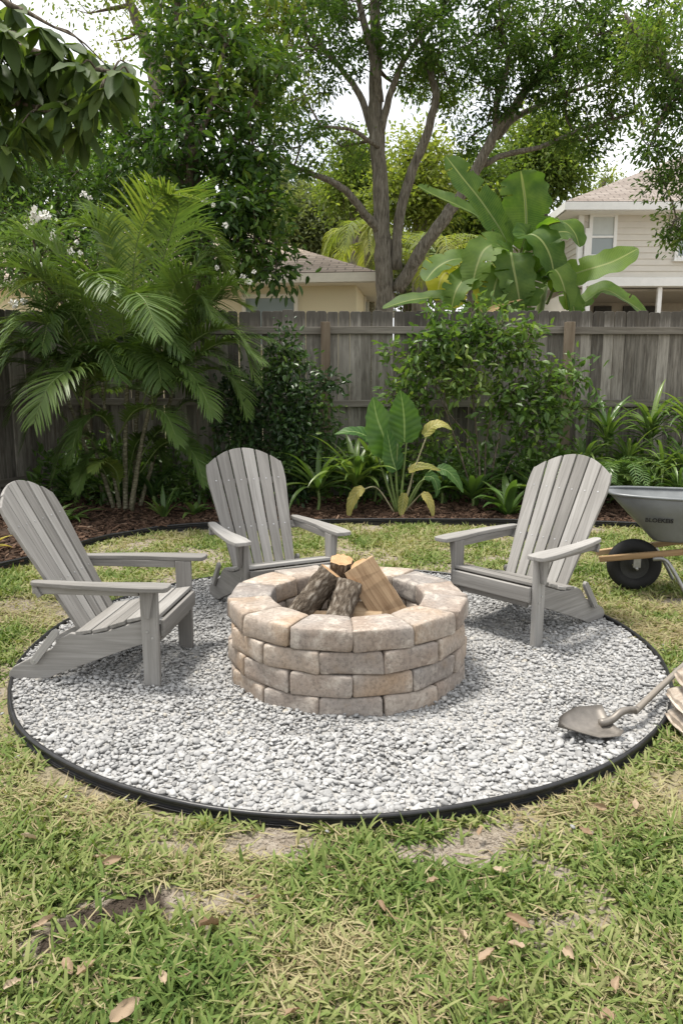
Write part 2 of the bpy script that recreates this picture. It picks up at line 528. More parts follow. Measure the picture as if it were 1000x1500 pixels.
MAT['grass'] = leaf_mat('lawn_grass', [(0, (.24, .185, .105)), (.22, (.37, .32, .19)), (.36, (.29, .29, .135)), (.56, (.205, .24, .082)), (.80, (.135, .19, .05)), (1, (.085, .14, .034))], .25, .7, .15, (1.3, 1.4, .6))
MAT['dry_leaf'] = leaf_mat('dry_fallen_leaf', [(0, (.17, .105, .06)), (.5, (.29, .205, .13)), (1, (.40, .32, .23))], .15, .6, .3, (1.2, 1.1, .8))
MAT['oak_leaf'] = leaf_mat('oak_leaves', [(0, (.026, .056, .014)), (.4, (.054, .10, .022)), (.75, (.094, .15, .033)), (1, (.165, .205, .05))], .44, .6, .2, (1.4, 1.6, .7))
MAT['oak_leaf_light'] = leaf_mat('sun_tinted_oak_leaves', [(0, (.06, .10, .022)), (.5, (.115, .165, .036)), (1, (.20, .24, .06))], .45, .6, .2)  # lighter copy of the oak leaves, sunlight put into the base colour
MAT['dark_leaf'] = leaf_mat('glossy_dark_leaves', [(0, (.022, .052, .012)), (.4, (.046, .098, .018)), (.75, (.085, .15, .026)), (1, (.14, .20, .036))], .38, .45, .32)
MAT['hang_leaf'] = leaf_mat('large_hanging_leaves', [(0, (.03, .056, .02)), (.5, (.055, .092, .03)), (1, (.105, .145, .036))], .42, .6, .22)
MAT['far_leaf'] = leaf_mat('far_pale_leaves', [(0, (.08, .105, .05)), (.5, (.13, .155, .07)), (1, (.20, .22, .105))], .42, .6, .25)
MAT['lime_leaf'] = leaf_mat('backlight_tinted_lime_leaves', [(0, (.10, .14, .03)), (.5, (.18, .22, .05)), (1, (.29, .305, .09))], .46, .6, .2)  # bright lime base colour stands in for light coming through the leaves
MAT['shrub_leaf'] = leaf_mat('viburnum_leaves', [(0, (.018, .042, .015)), (.5, (.04, .082, .024)), (.85, (.072, .13, .034)), (1, (.13, .20, .045))], .28, .34, .45)
MAT['hib_leaf'] = leaf_mat('hibiscus_leaves', [(0, (.036, .074, .019)), (.45, (.074, .14, .03)), (.85, (.13, .205, .048)), (1, (.19, .26, .07))], .38, .42, .4)
MAT['palm_leaf'] = leaf_mat('areca_leaflets', [(0, (.045, .085, .024)), (.45, (.09, .15, .036)), (.8, (.125, .185, .042)), (1, (.17, .215, .048))], .28, .42, .35)
MAT['strap_leaf'] = leaf_mat('strap_leaves', [(0, (.036, .078, .022)), (.5, (.085, .15, .038)), (1, (.17, .235, .065))], .3, .33, .45)
MAT['yellow_leaf'] = leaf_mat('yellowed_leaves', [(0, (.20, .20, .04)), (.5, (.42, .36, .08)), (1, (.55, .45, .17))], .35, .45, .3, (1.2, 1.1, .6))

def big_leaf(name, lo, hi, rib, trans=.45, veins=70, rough=.5):
    m, nt, b = newmat(name, rough, .28)
    al = N_(nt, 'ShaderNodeAttribute', attribute_name='along').outputs['Fac']
    ac = N_(nt, 'ShaderNodeAttribute', attribute_name='across').outputs['Fac']
    aa = mth(nt, 'ABSOLUTE', ac)
    st = mth(nt, 'SINE', mth(nt, 'SUBTRACT', mth(nt, 'MULTIPLY', al, veins * 6.28), mth(nt, 'MULTIPLY', aa, 9.0)))
    n1 = noise(nt, coords(nt), 5, 5, .6)
    f = mth(nt, 'ADD', n1, mth(nt, 'MULTIPLY', st, .09))
    f = mth(nt, 'ADD', f, mth(nt, 'MULTIPLY', mth(nt, 'SUBTRACT', objrand(nt), .5), .4))
    c = ramp(nt, f, [(.25, lo), (.75, hi)])
    c = mixc(nt, ramp(nt, aa, [(.03, (1, 1, 1)), (.075, (0, 0, 0))]), c, rib)
    nt.links.new(c, b.inputs['Base Color'])
    bump(nt, b, st, .25, .006)
    out = nt.nodes['Material Output']
    tr = nt.nodes.new('ShaderNodeBsdfTranslucent')
    nt.links.new(mixc(nt, 1.0, c, (1.5, 1.7, .5), 'MULTIPLY'), tr.inputs['Color'])
    mx = N_(nt, 'ShaderNodeMixShader', {0: trans, 1: b.outputs[0], 2: tr.outputs[0]})
    nt.links.new(mx.outputs[0], out.inputs['Surface'])
    return m
MAT['banana'] = big_leaf('banana_leaf', (.045, .10, .015), (.13, .205, .035), (.28, .32, .12))
MAT['banana_dry'] = big_leaf('dead_banana_leaf', (.26, .16, .06), (.48, .34, .17), (.42, .32, .2), .2)
MAT['banana_backlit_tint'] = big_leaf('backlight_tinted_banana_leaf', (.42, .40, .06), (.60, .54, .14), (.6, .55, .25), .45)  # backlight painted in: the yellow base colour imitates a leaf lit from behind
MAT['alocasia'] = big_leaf('elephant_ear_leaf', (.04, .10, .025), (.10, .19, .045), (.24, .33, .13), .35, 9)
MAT['alocasia_yellow'] = big_leaf('yellowing_elephant_ear_leaf', (.13, .17, .035), (.42, .36, .11), (.42, .40, .18), .35, 9)
MAT['stem_green'] = simple('green_stem', (.13, .18, .055), .5, .35, var=.35)
MAT['stem_pale'] = simple('pale_dry_stem', (.33, .30, .19), .7, .25, var=.3)
# ---------------------------------------------------------------- ground, gravel bed, mulch bed
GC, GR = np.array([-0.006, 4.095]), 1.76                    # gravel circle
PITC, PITR, PITI = Vector((0.03, 3.735, -.012)), 0.605, 0.39
EDGE = [(-6.5, 4.9), (-4.0, 5.25)] + [tuple(G(*p)[:2]) for p in ((-40, 845), (45, 825), (100, 808), (160, 791), (230, 779), (300, 774), (420, 770), (520, 768), (690, 768), (880, 771), (1000, 776))] + [(5.2, 7.55), (7.0, 7.4)]
EX = np.array([e[0] for e in EDGE]); EY = np.array([e[1] for e in EDGE])
def bed_y(x): return np.interp(x, EX, EY)

def grid_sheet(name, x0, x1, y0, y1, n, mat, zf):
    X, Y = np.meshgrid(np.linspace(x0, x1, n), np.linspace(y0, y1, n))
    V = np.stack([X.ravel(), Y.ravel(), zf(X.ravel(), Y.ravel())], 1)
    i = np.arange((n - 1) * (n - 1)); r, c = i // (n - 1), i % (n - 1)
    a = r * n + c
    return bulk(name, V, np.stack([a, a + 1, a + n + 1, a + n], 1), mat, smooth=True)

def ground_z(x, y):
    near = np.clip(1 - (np.hypot(x, y - 4) - 6) / 6, 0, 1)
    return near * ((vnoise(x, y, .5, 3) - .5) * .016) - 0.010
# one sheet to the horizon, its grid finest in the yard
gs = np.concatenate([-np.geomspace(900, 7.2, 22), np.linspace(-7, 7, 111), np.geomspace(7.2, 900, 22)])
gX, gY = np.meshgrid(gs, gs + 4)
gV = np.stack([gX.ravel(), gY.ravel(), ground_z(gX.ravel(), gY.ravel())], 1)
gn = len(gs)
gi = np.arange((gn - 1) ** 2); ga = gi // (gn - 1) * gn + gi % (gn - 1)
ground = bulk('ground', gV, np.stack([ga, ga + 1, ga + gn + 1, ga + gn], 1), MAT['soil'], smooth=True)
tag(ground, 'sandy backyard soil under patchy lawn', None, kind='structure')

# gravel base disk
ang = np.linspace(0, 2 * math.pi, 97)[:-1]
dV = np.concatenate([[[GC[0], GC[1], .019]], np.stack([GC[0] + (GR - .012) * np.cos(ang), GC[1] + (GR - .012) * np.sin(ang), np.full(96, .019)], 1)])
dF = np.array([(0, 1 + i, 1 + (i + 1) % 96) for i in range(96)])
tag(bulk('gravel_bed', dV, dF, MAT['gravel_base']), 'dusty base under the round gravel pad', kind='structure')

def ico(sub):
    bm = bmesh.new(); bmesh.ops.create_icosphere(bm, subdivisions=sub, radius=1.0)
    V = np.array([v.co[:] for v in bm.verts]); F = np.array([[v.index for v in f.verts] for f in bm.faces]); bm.free()
    return V, F

def pebbles(P, size, sub, rg):
    V0, F0 = ico(sub)
    n = len(P)
    S = np.stack([size * rg.uniform(.9, 1.5, n), size * rg.uniform(.65, 1.05, n), size * rg.uniform(.36, .66, n)], 1)
    d = unit(rg.normal(0, 1, (n, 9, 3)))
    off = rg.uniform(.60, .92, (n, 9, 1))
    dot = np.einsum('nij,kj->nik', d, V0)
    lump = np.minimum(1.0, (off / np.maximum(dot, .05)).min(1)) * (1.12 + rg.normal(0, .03 if sub > 1 else .07, (n, len(V0))))
    V = V0[None] * lump[:, :, None] * S[:, None, :]
    # random turn: yaw, small tilt
    az, tx, ty = rg.uniform(0, 6.28, n), rg.normal(0, .2, n), rg.normal(0, .2, n)
    c, s = np.cos(tx), np.sin(tx)
    V = np.stack([V[..., 0], V[..., 1] * c[:, None] - V[..., 2] * s[:, None], V[..., 1] * s[:, None] + V[..., 2] * c[:, None]], -1)
    c, s = np.cos(ty), np.sin(ty)
    V = np.stack([V[..., 0] * c[:, None] + V[..., 2] * s[:, None], V[..., 1], -V[..., 0] * s[:, None] + V[..., 2] * c[:, None]], -1)
    c, s = np.cos(az), np.sin(az)
    V = np.stack([V[..., 0] * c[:, None] - V[..., 1] * s[:, None], V[..., 0] * s[:, None] + V[..., 1] * c[:, None], V[..., 2]], -1)
    V += P[:, None, :]
    F = (F0[None] + (np.arange(n) * len(V0))[:, None, None]).reshape(-1, 3)
    return V.reshape(-1, 3), F, len(F0)

def build_gravel():
    rg = np.random.default_rng(21)
    VS, FS, RS, base = [], [], [], 0
    for layer, (cell, zz) in enumerate(((.0300, .018), (.0215, .024), (.028, .030))):
        k = np.arange(-GR, GR, cell)
        X, Y = np.meshgrid(k, k)
        X = X.ravel() + rg.uniform(-.5, .5, X.size) * cell; Y = Y.ravel() + rg.uniform(-.5, .5, Y.size) * cell
        size = rg.choice([.0062, .0095, .0125, .0175], X.size, p=[.26, .36, .28, .10]) * rg.uniform(.85, 1.15, X.size)
        ok = (np.hypot(X, Y) < GR - .004 - size * 1.1)
        ok &= np.hypot(X + GC[0] - PITC.x, Y + GC[1] - PITC.y) > PITR - .02
        if layer == 2: ok &= rg.random(X.size) < .55
        X, Y, size = X[ok] + GC[0], Y[ok] + GC[1], size[ok]
        Z = zz + rg.uniform(-.005, .005, len(X)) + (vnoise(X, Y, .22, 5) - .5) * .014
        P = np.stack([X, Y, Z], 1)
        near = Y < 2.95
        for msk, sub in ((near, 2), (~near, 1)):
            if layer == 0: sub = 1
            if not msk.any(): continue
            V, F, nf = pebbles(P[msk], size[msk], sub, rg)
            tone = np.clip(rg.beta(3.4, 2.6, msk.sum()) * .92 + (vnoise(P[msk][:, 0], P[msk][:, 1], .35, 8) - .5) * .16, 0, 1)
            VS.append(V); FS.append(F + base); RS.append(np.repeat(tone, nf)); base += len(V)
    # a few stones kicked out over the edging
    n = 45
    t = rg.uniform(0, 6.283, n); r = GR + .03 + rg.gamma(1.2, .03, n)
    P = np.stack([GC[0] + r * np.cos(t), GC[1] + r * np.sin(t), rg.uniform(.004, .016, n)], 1)
    V, F, nf = pebbles(P, rg.uniform(.006, .010, n), 2, rg)
    VS.append(V); FS.append(F + base); RS.append(np.repeat(rg.uniform(.05, .4, n), nf)); base += len(V)
    o = bulk('gravel', np.concatenate(VS), np.concatenate(FS), MAT['pebble'], rnd=np.concatenate(RS), smooth=True)
    tag(o, 'pale grey limestone gravel filling the round pad', None, kind='stuff')
build_gravel()

def edging_strip(name, pts, h, label, closed=False):
    """upright plastic strip with a rounded bead along its top"""
    root = empty(name, tuple(pts[0][:2]) + (0,), 0, label, 'edging')
    o0 = np.array([pts[0][0], pts[0][1], 0])
    prof = [(-.005, -.035), (.005, -.035), (.005, h - .01), (-.005, h - .01)]
    def sweep(profile):
        P = np.array(pts, dtype=float)[:, :2]
        T = (np.roll(P, -1, 0) - np.roll(P, 1, 0)) if closed else np.gradient(P, axis=0)
        T = unit(T); Nn = np.stack([T[:, 1], -T[:, 0]], 1)
        m, k = len(P), len(profile)
        wob = (vnoise(P[:, 0], P[:, 1], .4, 4) - .5) * .012
        V = np.array([[P[i][0] + Nn[i][0] * a, P[i][1] + Nn[i][1] * a, z + wob[i]] for i in range(m) for a, z in profile]) - o0
        F = [(i * k + j, i * k + (j + 1) % k, ((i + 1) % m) * k + (j + 1) % k, ((i + 1) % m) * k + j) for i in range(m if closed else m - 1) for j in range(k)]
        return V, np.array(F)
    V, F = sweep(prof); bulk('strip', V, F, MAT['edging'], root)
    bead = [(math.cos(t) * .0105, h + math.sin(t) * .0105) for t in np.linspace(0, 6.283, 11)[:-1]]
    V, F = sweep(bead); bulk('bead', V, F, MAT['edging'], root, smooth=True)
    rib = [(.0125 if k % 2 else .005, z) for k, z in enumerate((h - .034, h - .030, h - .026, h - .022))]
    rib += [(-.0055, h - .022), (-.0055, h - .034)]
    V, F = sweep(rib); bulk('rib', V, F, MAT['edging'], root)
wobr = lambda t: GR + .006 * math.sin(3 * t + 1) + .004 * math.sin(7 * t) + .003 * math.sin(13 * t + 2)
circ = [(GC[0] + wobr(t) * math.cos(t), GC[1] + wobr(t) * math.sin(t)) for t in np.linspace(0, 2 * math.pi, 145)[:-1]]
edging_strip('gravel_edging', circ, .030, 'black plastic edging ring around the round gravel pad', True)
bx = np.linspace(-4.2, 5.4, 110)
edging_strip('bed_edging', [(x, float(bed_y(x)) - .01) for x in bx], .055, 'low black edging strip along the front of the mulch bed')

# mulch bed sheet + chips
nb = 120
bxs = np.linspace(-6.4, 6.9, nb)
mV, mF = [], []
for i, x in enumerate(bxs):
    y0 = float(bed_y(x)) + .004
    for j, t in enumerate(np.linspace(0, 1, 14)):
        y = y0 + (9.95 - y0) * t
        mV.append((x, y, .012 + .05 * min(1, t * 3) * (0.5 + float(vnoise(x, y, .6, 9)))))
mV = np.array(mV)
for i in range(nb - 1):
    for j in range(13):
        a = i * 14 + j
        mF.append((a, a + 14, a + 15, a + 1))
tag(bulk('mulch_bed', mV, np.array(mF), MAT['mulch_base'], smooth=True), 'dark planting bed along the fence', kind='structure')
def bed_h(x, y):
    y0 = bed_y(x) + .004
    t = np.clip((y - y0) / (9.95 - y0), 0, 1)
    return .012 + .05 * np.minimum(1, t * 3) * (0.5 + vnoise(x, y, .6, 9))

def build_mulch():
    rg = np.random.default_rng(3)
    n = 16000
    x = rg.uniform(-5.0, 5.4, n); y0 = bed_y(x) + .02
    y = y0 + rg.random(n) ** 1.5 * (9.4 - y0)
    z = bed_h(x, y) + rg.uniform(.0, .022, n)
    L = rg.gamma(4, .0105, n) + .012; Wd = L * rg.uniform(.18, .5, n); T = rg.uniform(.003, .008, n)
    big = rg.random(n) < .02; L[big] *= 2.6
    stick = rg.random(n) < .005; L[stick] = rg.uniform(.16, .38, stick.sum()); Wd[stick] = .008; T[stick] = .004
    az = rg.uniform(0, 6.28, n); el = rg.normal(0, .25, n)
    D = np.stack([np.cos(az) * np.cos(el), np.sin(az) * np.cos(el), np.sin(el)], 1)
    Nn = np.stack([rg.normal(0, .3, n), rg.normal(0, .3, n), np.ones(n)], 1)
    Nn = unit(Nn - D * (Nn * D).sum(1)[:, None]); S = np.cross(Nn, D)
    P = np.stack([x, y, z], 1)
    tv = np.array([(-.5, -.3, -1), (-.4, .5, -1), (.5, .35, -1), (.42, -.5, -1), (-.5, -.3, 1), (-.4, .5, 1), (.5, .35, 1), (.42, -.5, 1)], dtype=float)
    tf = np.array([(4, 7, 6, 5), (0, 4, 5, 1), (1, 5, 6, 2), (2, 6, 7, 3), (3, 7, 4, 0)])
    V = P[:, None] + tv[None, :, 0:1] * (L[:, None, None] * D[:, None]) + tv[None, :, 1:2] * (Wd[:, None, None] * S[:, None]) + tv[None, :, 2:3] * (T[:, None, None] * Nn[:, None])
    F = (tf[None] + (np.arange(n) * 8)[:, None, None]).reshape(-1, 4)
    r = np.repeat(np.clip(rg.beta(1.8, 2.2, n), 0, 1), 5)
    o = bulk('mulch', V.reshape(-1, 3), F, MAT['mulch'], rnd=r)
    tag(o, 'brown shredded bark mulch covering the planting bed', kind='stuff')
build_mulch()

# ---------------------------------------------------------------- lawn grass
BARE = [(G(400, 1235), .22, .10), (G(660, 1245), .24, .10), (G(90, 1135), .14, .11), (G(215, 1318), .15, .075), (G(125, 1348), .13, .07), (G(860, 1125), .18, .07), (G(140, 1160), .15, .06), (G(720, 1215), .13, .05), (G(50, 1390), .09, .05), (G(340, 1380), .07, .035), (G(260, 1240), .07, .05)]
def build_grass():
    rg = np.random.default_rng(8)
    VS, FS, RS, base = [], [], [], 0
    zones = ((1.15, 2.75, 17500, 3), (2.75, 5.0, 9000, 3), (5.0, 8.4, 4800, 2))
    for y0, y1, dens, seg in zones:
        xm = .52 * y1 + .5
        n = int((y1 - y0) * 2 * xm * dens)
        x = rg.uniform(-xm, xm, n); y = rg.uniform(y0, y1, n)
        ok = (np.abs(x) < .52 * y + .5) & (y < bed_y(x) - .015)
        rr = np.hypot(x - GC[0], y - GC[1])
        ok &= rr > GR + .016
        patch = .6 * vnoise(x, y, .33, 31) + .4 * vnoise(x, y, .11, 32)
        keep = np.clip((patch - .26) * 3.2, .14, 1)
        for c, a, b in BARE:
            d = np.sqrt(((x - c.x) / a) ** 2 + ((y - c.y) / b) ** 2) + (vnoise(x, y, .05, 33) - .5) * .9
            keep = keep * np.clip((d - .75) * 2.5, .02, 1)
        keep *= np.clip((rr - GR) * 18, .85, 1)
        ok &= rg.random(n) < keep
        x, y, patch, rr = x[ok], y[ok], patch[ok], rr[ok]
        n = len(x)
        straw = vnoise(x, y, .42, 41) * .6 + vnoise(x, y, .16, 42) * .4
        dead = rg.random(n) < np.clip(.15 + (straw - .45) * 1.7, .08, .70) * np.where(y > 5, .35, 1.0)
        L = rg.gamma(7, .0060, n) * np.where(dead, 1.35, .60 + .75 * patch) + .012
        Wd = rg.uniform(.0038, .0068, n) * np.where(dead, .42, .95) * np.where(y > 5, 1.35, 1.0)
        az = rg.uniform(0, 6.283, n)
        e0 = np.where(dead, rg.normal(.12, .14, n), rg.normal(.62, .34, n))
        bend = np.where(dead, rg.normal(-.12, .2, n), -rg.gamma(3, .30, n))
        ca, sa = np.cos(az), np.sin(az)
        tw = rg.normal(0, .55, n)
        side = np.stack([-sa * np.cos(tw), ca * np.cos(tw), np.sin(tw)], 1)
        gz = ground_z(x, y)
        p = np.stack([x, y, gz + np.where(dead, rg.uniform(.004, .024, n), 0)], 1)
        rings = []
        wprof = {3: (.75, 1.0, .8, .06), 2: (.9, .95, .06)}[seg]
        for k in range(seg + 1):
            w = (Wd * wprof[k])[:, None]
            rings += [p - side * w, p + side * w]
            e = e0 + bend * (k / seg)
            p = p + (L / seg)[:, None] * np.stack([ca * np.cos(e), sa * np.cos(e), np.sin(e)], 1)
            p[:, 2] = np.maximum(p[:, 2], gz + .003)
        V = np.stack(rings, 1)
        k2 = 2 * (seg + 1)
        tf = np.array([(2 * k, 2 * k + 1, 2 * k + 3, 2 * k + 2) for k in range(seg)])
        F = (tf[None] + (np.arange(n) * k2)[:, None, None]).reshape(-1, 4)
        tone = np.where(dead, rg.uniform(0, .34, n), np.clip(.56 + (patch - .5) * .5 - (straw - .5) * .8 + rg.normal(0, .14, n), .30, 1))
        VS.append(V.reshape(-1, 3)); FS.append(F + base); RS.append(np.repeat(tone, seg)); base += n * k2
    o = bulk('lawn_grass', np.concatenate(VS), np.concatenate(FS), MAT['grass'], rnd=np.concatenate(RS), smooth=True)
    tag(o, 'patchy green and straw coloured lawn grass', kind='stuff')
build_grass()

def build_crumbs():
    rg = np.random.default_rng(17)
    PS = []
    for c, a, b in BARE:
        n = int(2600 * a * b / .01 * .12)
        t, r = rg.uniform(0, 6.283, n), np.sqrt(rg.random(n)) * 1.15
        PS.append(np.stack([c.x + a * r * np.cos(t), c.y + b * r * np.sin(t), np.full(n, 0.0)], 1))
    P = np.concatenate(PS)
    P = P[np.hypot(P[:, 0] - GC[0], P[:, 1] - GC[1]) > GR + .02]
    P[:, 2] = ground_z(P[:, 0], P[:, 1]) + .001
    V, F, nf = pebbles(P, rg.gamma(2, .0016, len(P)) + .001, 1, rg)
    tag(bulk('soil_crumbs', V, F, MAT['soil']), 'loose sandy soil crumbs on the bare lawn patches', kind='stuff')
build_crumbs()

# ---------------------------------------------------------------- fire pit
def block_mesh(name, half_w_out, half_w_in, depth, height, r, seed):
    rg = np.random.default_rng(seed)
    k = np.array([-1, -.93, -.82, -.45, 0, .45, .82, .93, 1.0])
    m = len(k)
    A, B = np.meshgrid(k, k); A, B = A.ravel(), B.ravel(); O = np.ones_like(A)
    faces, V = [], []
    i = np.arange((m - 1) ** 2); a0 = i // (m - 1) * m + i % (m - 1)
    quad = np.stack([a0, a0 + 1, a0 + m + 1, a0 + m], 1)
    for q, flip in (((A, B, O), 0), ((A, B, -O), 1), ((O, A, B), 0), ((-O, A, B), 1), ((B, O, A), 0), ((B, -O, A), 1)):
        faces.append((quad[:, ::-1] if flip else quad) + len(V) * m * m)
        V.append(np.stack(q, 1))
    V = np.concatenate(V); F = np.concatenate(faces)
    _, ix, inv = np.unique(np.round(V, 4), axis=0, return_index=True, return_inverse=True)
    V, F = V[ix], inv.ravel()[F]
    dims = np.array([half_w_out, depth / 2, height / 2])
    q = V * dims
    rad = r * (1 + .5 * np.sin(V[:, 0] * 2.1 + rg.uniform(0, 6)) * np.sin(V[:, 1] * 2 + V[:, 2] * 1.7 + rg.uniform(0, 6)))
    inner = np.clip(q, -(dims - rad[:, None]), dims - rad[:, None])
    d = q - inner; ln = np.linalg.norm(d, axis=1, keepdims=True)
    q = np.where(ln > 1e-6, inner + rad[:, None] * d / np.maximum(ln, 1e-6), q)
    # wedge: narrower towards the pit (local -y)
    t = (q[:, 1] / depth + .5)
    q[:, 0] *= (half_w_in + (half_w_out - half_w_in) * t) / half_w_out
    for _ in range(7):
        f = rg.normal(0, 26, 3); ph = rg.uniform(0, 6.28)
        q += (np.sin(q @ f + ph) * .0013)[:, None] * unit(rg.normal(0, 1, 3))
    q += rg.normal(0, .0006, q.shape)
    return bulk_mesh(name, q, F, MAT['stone'], smooth=True)

def build_pit():
    root = empty('fire_pit', PITC, 0, 'round tan stone block fire pit in the middle of the gravel pad', 'fire pit')
    nblk, H = 13, .108
    rg = random.Random(4)
    for c in range(4):
        Ro = PITR + (.003 if c == 3 else 0)
        Ri = PITI
        off = (0.5 if c % 2 else 0.0) + .06
        for k in range(nblk):
            th = (k + off) / nblk * 2 * math.pi - math.pi / 2 + rg.uniform(-.008, .008)
            wo = Ro * math.tan(math.pi / nblk) - .0022; wi = Ri * math.tan(math.pi / nblk) - .0015
            dep = Ro - Ri
            me = block_mesh('block', wo, wi, dep, H - .0015, .016 if c < 3 else .018, 100 + c * 20 + k)
            rm = (Ro + Ri) / 2 + rg.uniform(-.006, .006)
            o = link('block', me, root)
            o.location = (math.cos(th) * rm, math.sin(th) * rm, .012 + H * (c + .5))
            o.rotation_euler = (rg.uniform(-.008, .008), rg.uniform(-.006, .006), th - math.pi / 2 + rg.uniform(-.012, .012))
    a = np.linspace(0, 6.283, 41)[:-1]
    V = [[0, 0, .115]] + [[math.cos(t) * r, math.sin(t) * r, .105 + .012 * math.sin(t * 7 + r * 40)] for r in (.13, .26, .40) for t in a]
    F = [(0, 1 + i, 1 + (i + 1) % 40, 1 + (i + 1) % 40) for i in range(40)]
    F3 = np.array([f[:3] for f in F])
    F4 = np.array([(1 + r * 40 + i, 1 + r * 40 + 40 + i, 1 + r * 40 + 40 + (i + 1) % 40, 1 + r * 40 + (i + 1) % 40) for r in range(2) for i in range(40)])
    bulk('ash_floor', np.array(V), [F3, F4], MAT['ash'], root, smooth=True)
    return root
build_pit()

def log_thing(p0, p1, rad, label, seed, split=False, width=None):
    p0, p1 = Vector(p0), Vector(p1)
    d = p1 - p0; L = d.length
    root = empty('firewood_log', p0, 0, label, 'log', 'firewood in the fire pit')
    rg = np.random.default_rng(seed)
    mt = frame((0, 0, 0), d, (rg.uniform(-.4, .4), -1, .5))
    if not split:
        n, m = 20, 16
        prof = 1 + .09 * np.sin(np.arange(n) / n * 6.283 * 2 + rg.uniform(0, 6)) + rg.normal(0, .05, n)
        V = []
        for i in range(m):
            rr = rad * prof * (1 + .05 * math.sin(i * .9 + seed)) * (1 + rg.normal(0, .045, n))
            a = np.arange(n) / n * 6.283
            V.append(np.stack([np.full(n, L * i / (m - 1)) + (rg.normal(0, .004, n) if 0 < i < m - 1 else 0), rr * np.cos(a), rr * np.sin(a)], 1))
        F = np.array([(i * n + j, i * n + (j + 1) % n, (i + 1) * n + (j + 1) % n, (i + 1) * n + j) for i in range(m - 1) for j in range(n)])
        VV = np.concatenate(V)
        link('bark', bulk_mesh('bark', VV, F, MAT['log_bark'], smooth=True), root, mtx=mt)
        for ring, sg in ((V[0], -1), (V[-1], 1)):
            c = ring.mean(0)
            CV = np.concatenate([[c + (sg * .004, 0, 0)], (ring - c) * .55 + c + (sg * .003, 0, 0), (ring - c) * .985 + c])
            F3 = np.array([(0, 1 + (j + 1) % n, 1 + j) if sg < 0 else (0, 1 + j, 1 + (j + 1) % n) for j in range(n)])
            F4 = np.array([(1 + j, 1 + n + j, 1 + n + (j + 1) % n, 1 + (j + 1) % n) for j in range(n)])
            link('cut_end', bulk_mesh('cut_end', CV, [F3, F4], MAT['cut_end']), root, mtx=mt)
    else:
        # a split quarter: two flat riven faces and a curved bark back
        w = width or rad * 1.6
        sec = [(-w / 2, 0.018), (w / 2, .0)] + [(w / 2 * math.cos(t), -.01 - rad * .95 * math.sin(t)) for t in np.linspace(.12, math.pi - .12, 9)]
        n, m = len(sec), 14
        V = []
        for i in range(m):
            u = i / (m - 1)
            s = np.array(sec) * (1 + rg.normal(0, .018, (n, 1))) + rg.normal(0, .0016, (n, 2))
            V.append(np.stack([np.full(n, L * u) + (rg.normal(0, .005, n) if i in (0, m - 1) else 0), s[:, 0], s[:, 1]], 1))
        VV = np.concatenate(V)
        q = lambda j0, j1: np.array([(i * n + j % n, i * n + (j + 1) % n, (i + 1) * n + (j + 1) % n, (i + 1) * n + j % n) for i in range(m - 1) for j in range(j0, j1)])
        caps = np.array([list(range(n))[::-1], [(m - 1) * n + j for j in range(n)]])
        link('split_face', bulk_mesh('split_face', VV, [q(0, 2), q(n - 1, n), caps], MAT['split_wood']), root, mtx=mt)
        BV = VV.copy()
        link('bark', bulk_mesh('bark', BV, q(2, n - 1), MAT['log_bark'], smooth=True), root, mtx=mt)
    return root

dy = PITC.y - 3.78
def lg(p0, p1, *a, **k): log_thing((p0[0], p0[1] + dy, p0[2]), (p1[0], p1[1] + dy, p1[2]), *a, **k)
lg((-.35, 3.72, .15), (-.045, 3.78, .535), .070, 'dark rough barked log leaning left of the firewood pile', 1)
lg((-.09, 3.50, .15), (.045, 3.735, .49), .064, 'pale mossy barked log propped at the front of the firewood pile', 2)
lg((.39, 3.60, .15), (.085, 3.72, .59), .090, 'pale freshly split log with flat riven face leaning in the pit', 3, split=True, width=.17)
lg((-.02, 4.02, .20), (.00, 3.86, .585), .058, 'log with sawn round end pointing up behind the firewood pile', 4)
lg((-.21, 3.69, .30), (.20, 3.63, .31), .062, 'short split log lying flat under the leaning firewood', 5, split=True, width=.12)
lg((-.22, 3.88, .165), (.26, 3.90, .175), .055, 'dark log lying across the pit floor behind the firewood', 6)
lg((.27, 3.86, .24), (.09, 3.80, .575), .05, 'thin dark barked log hidden behind the split one', 7)

lg((-.06, 3.72, .37), (.30, 3.66, .345), .045, 'thin split piece resting low across the front of the pile', 8, split=True, width=.085)
lg((-.27, 3.62, .29), (.10, 3.54, .285), .045, 'narrow split stick at the foot of the mossy barked log', 9, split=True, width=.08)
lg((.10, 4.00, .18), (.20, 3.80, .50), .042, 'slim split piece standing behind the leaning split log', 10, split=True, width=.08)

# ---------------------------------------------------------------- adirondack chairs
CH = MAT['chair']
def stringer_outline():
    top = [(.035, .355), (-.06, .345), (-.16, .312), (-.26, .278), (-.36, .262), (-.44, .268), (-.50, .235), (-.55, .175), (-.61, .150), (-.69, .113), (-.765, .072), (-.79, .045), (-.795, .015)]
    bot = [(-.78, .004), (-.60, .004), (-.52, .042), (-.30, .128), (-.10, .205), (.035, .248)]
    return top + bot
SEAT = [(.020, .358), (-.07, .345), (-.165, .313), (-.26, .281), (-.35, .266)]

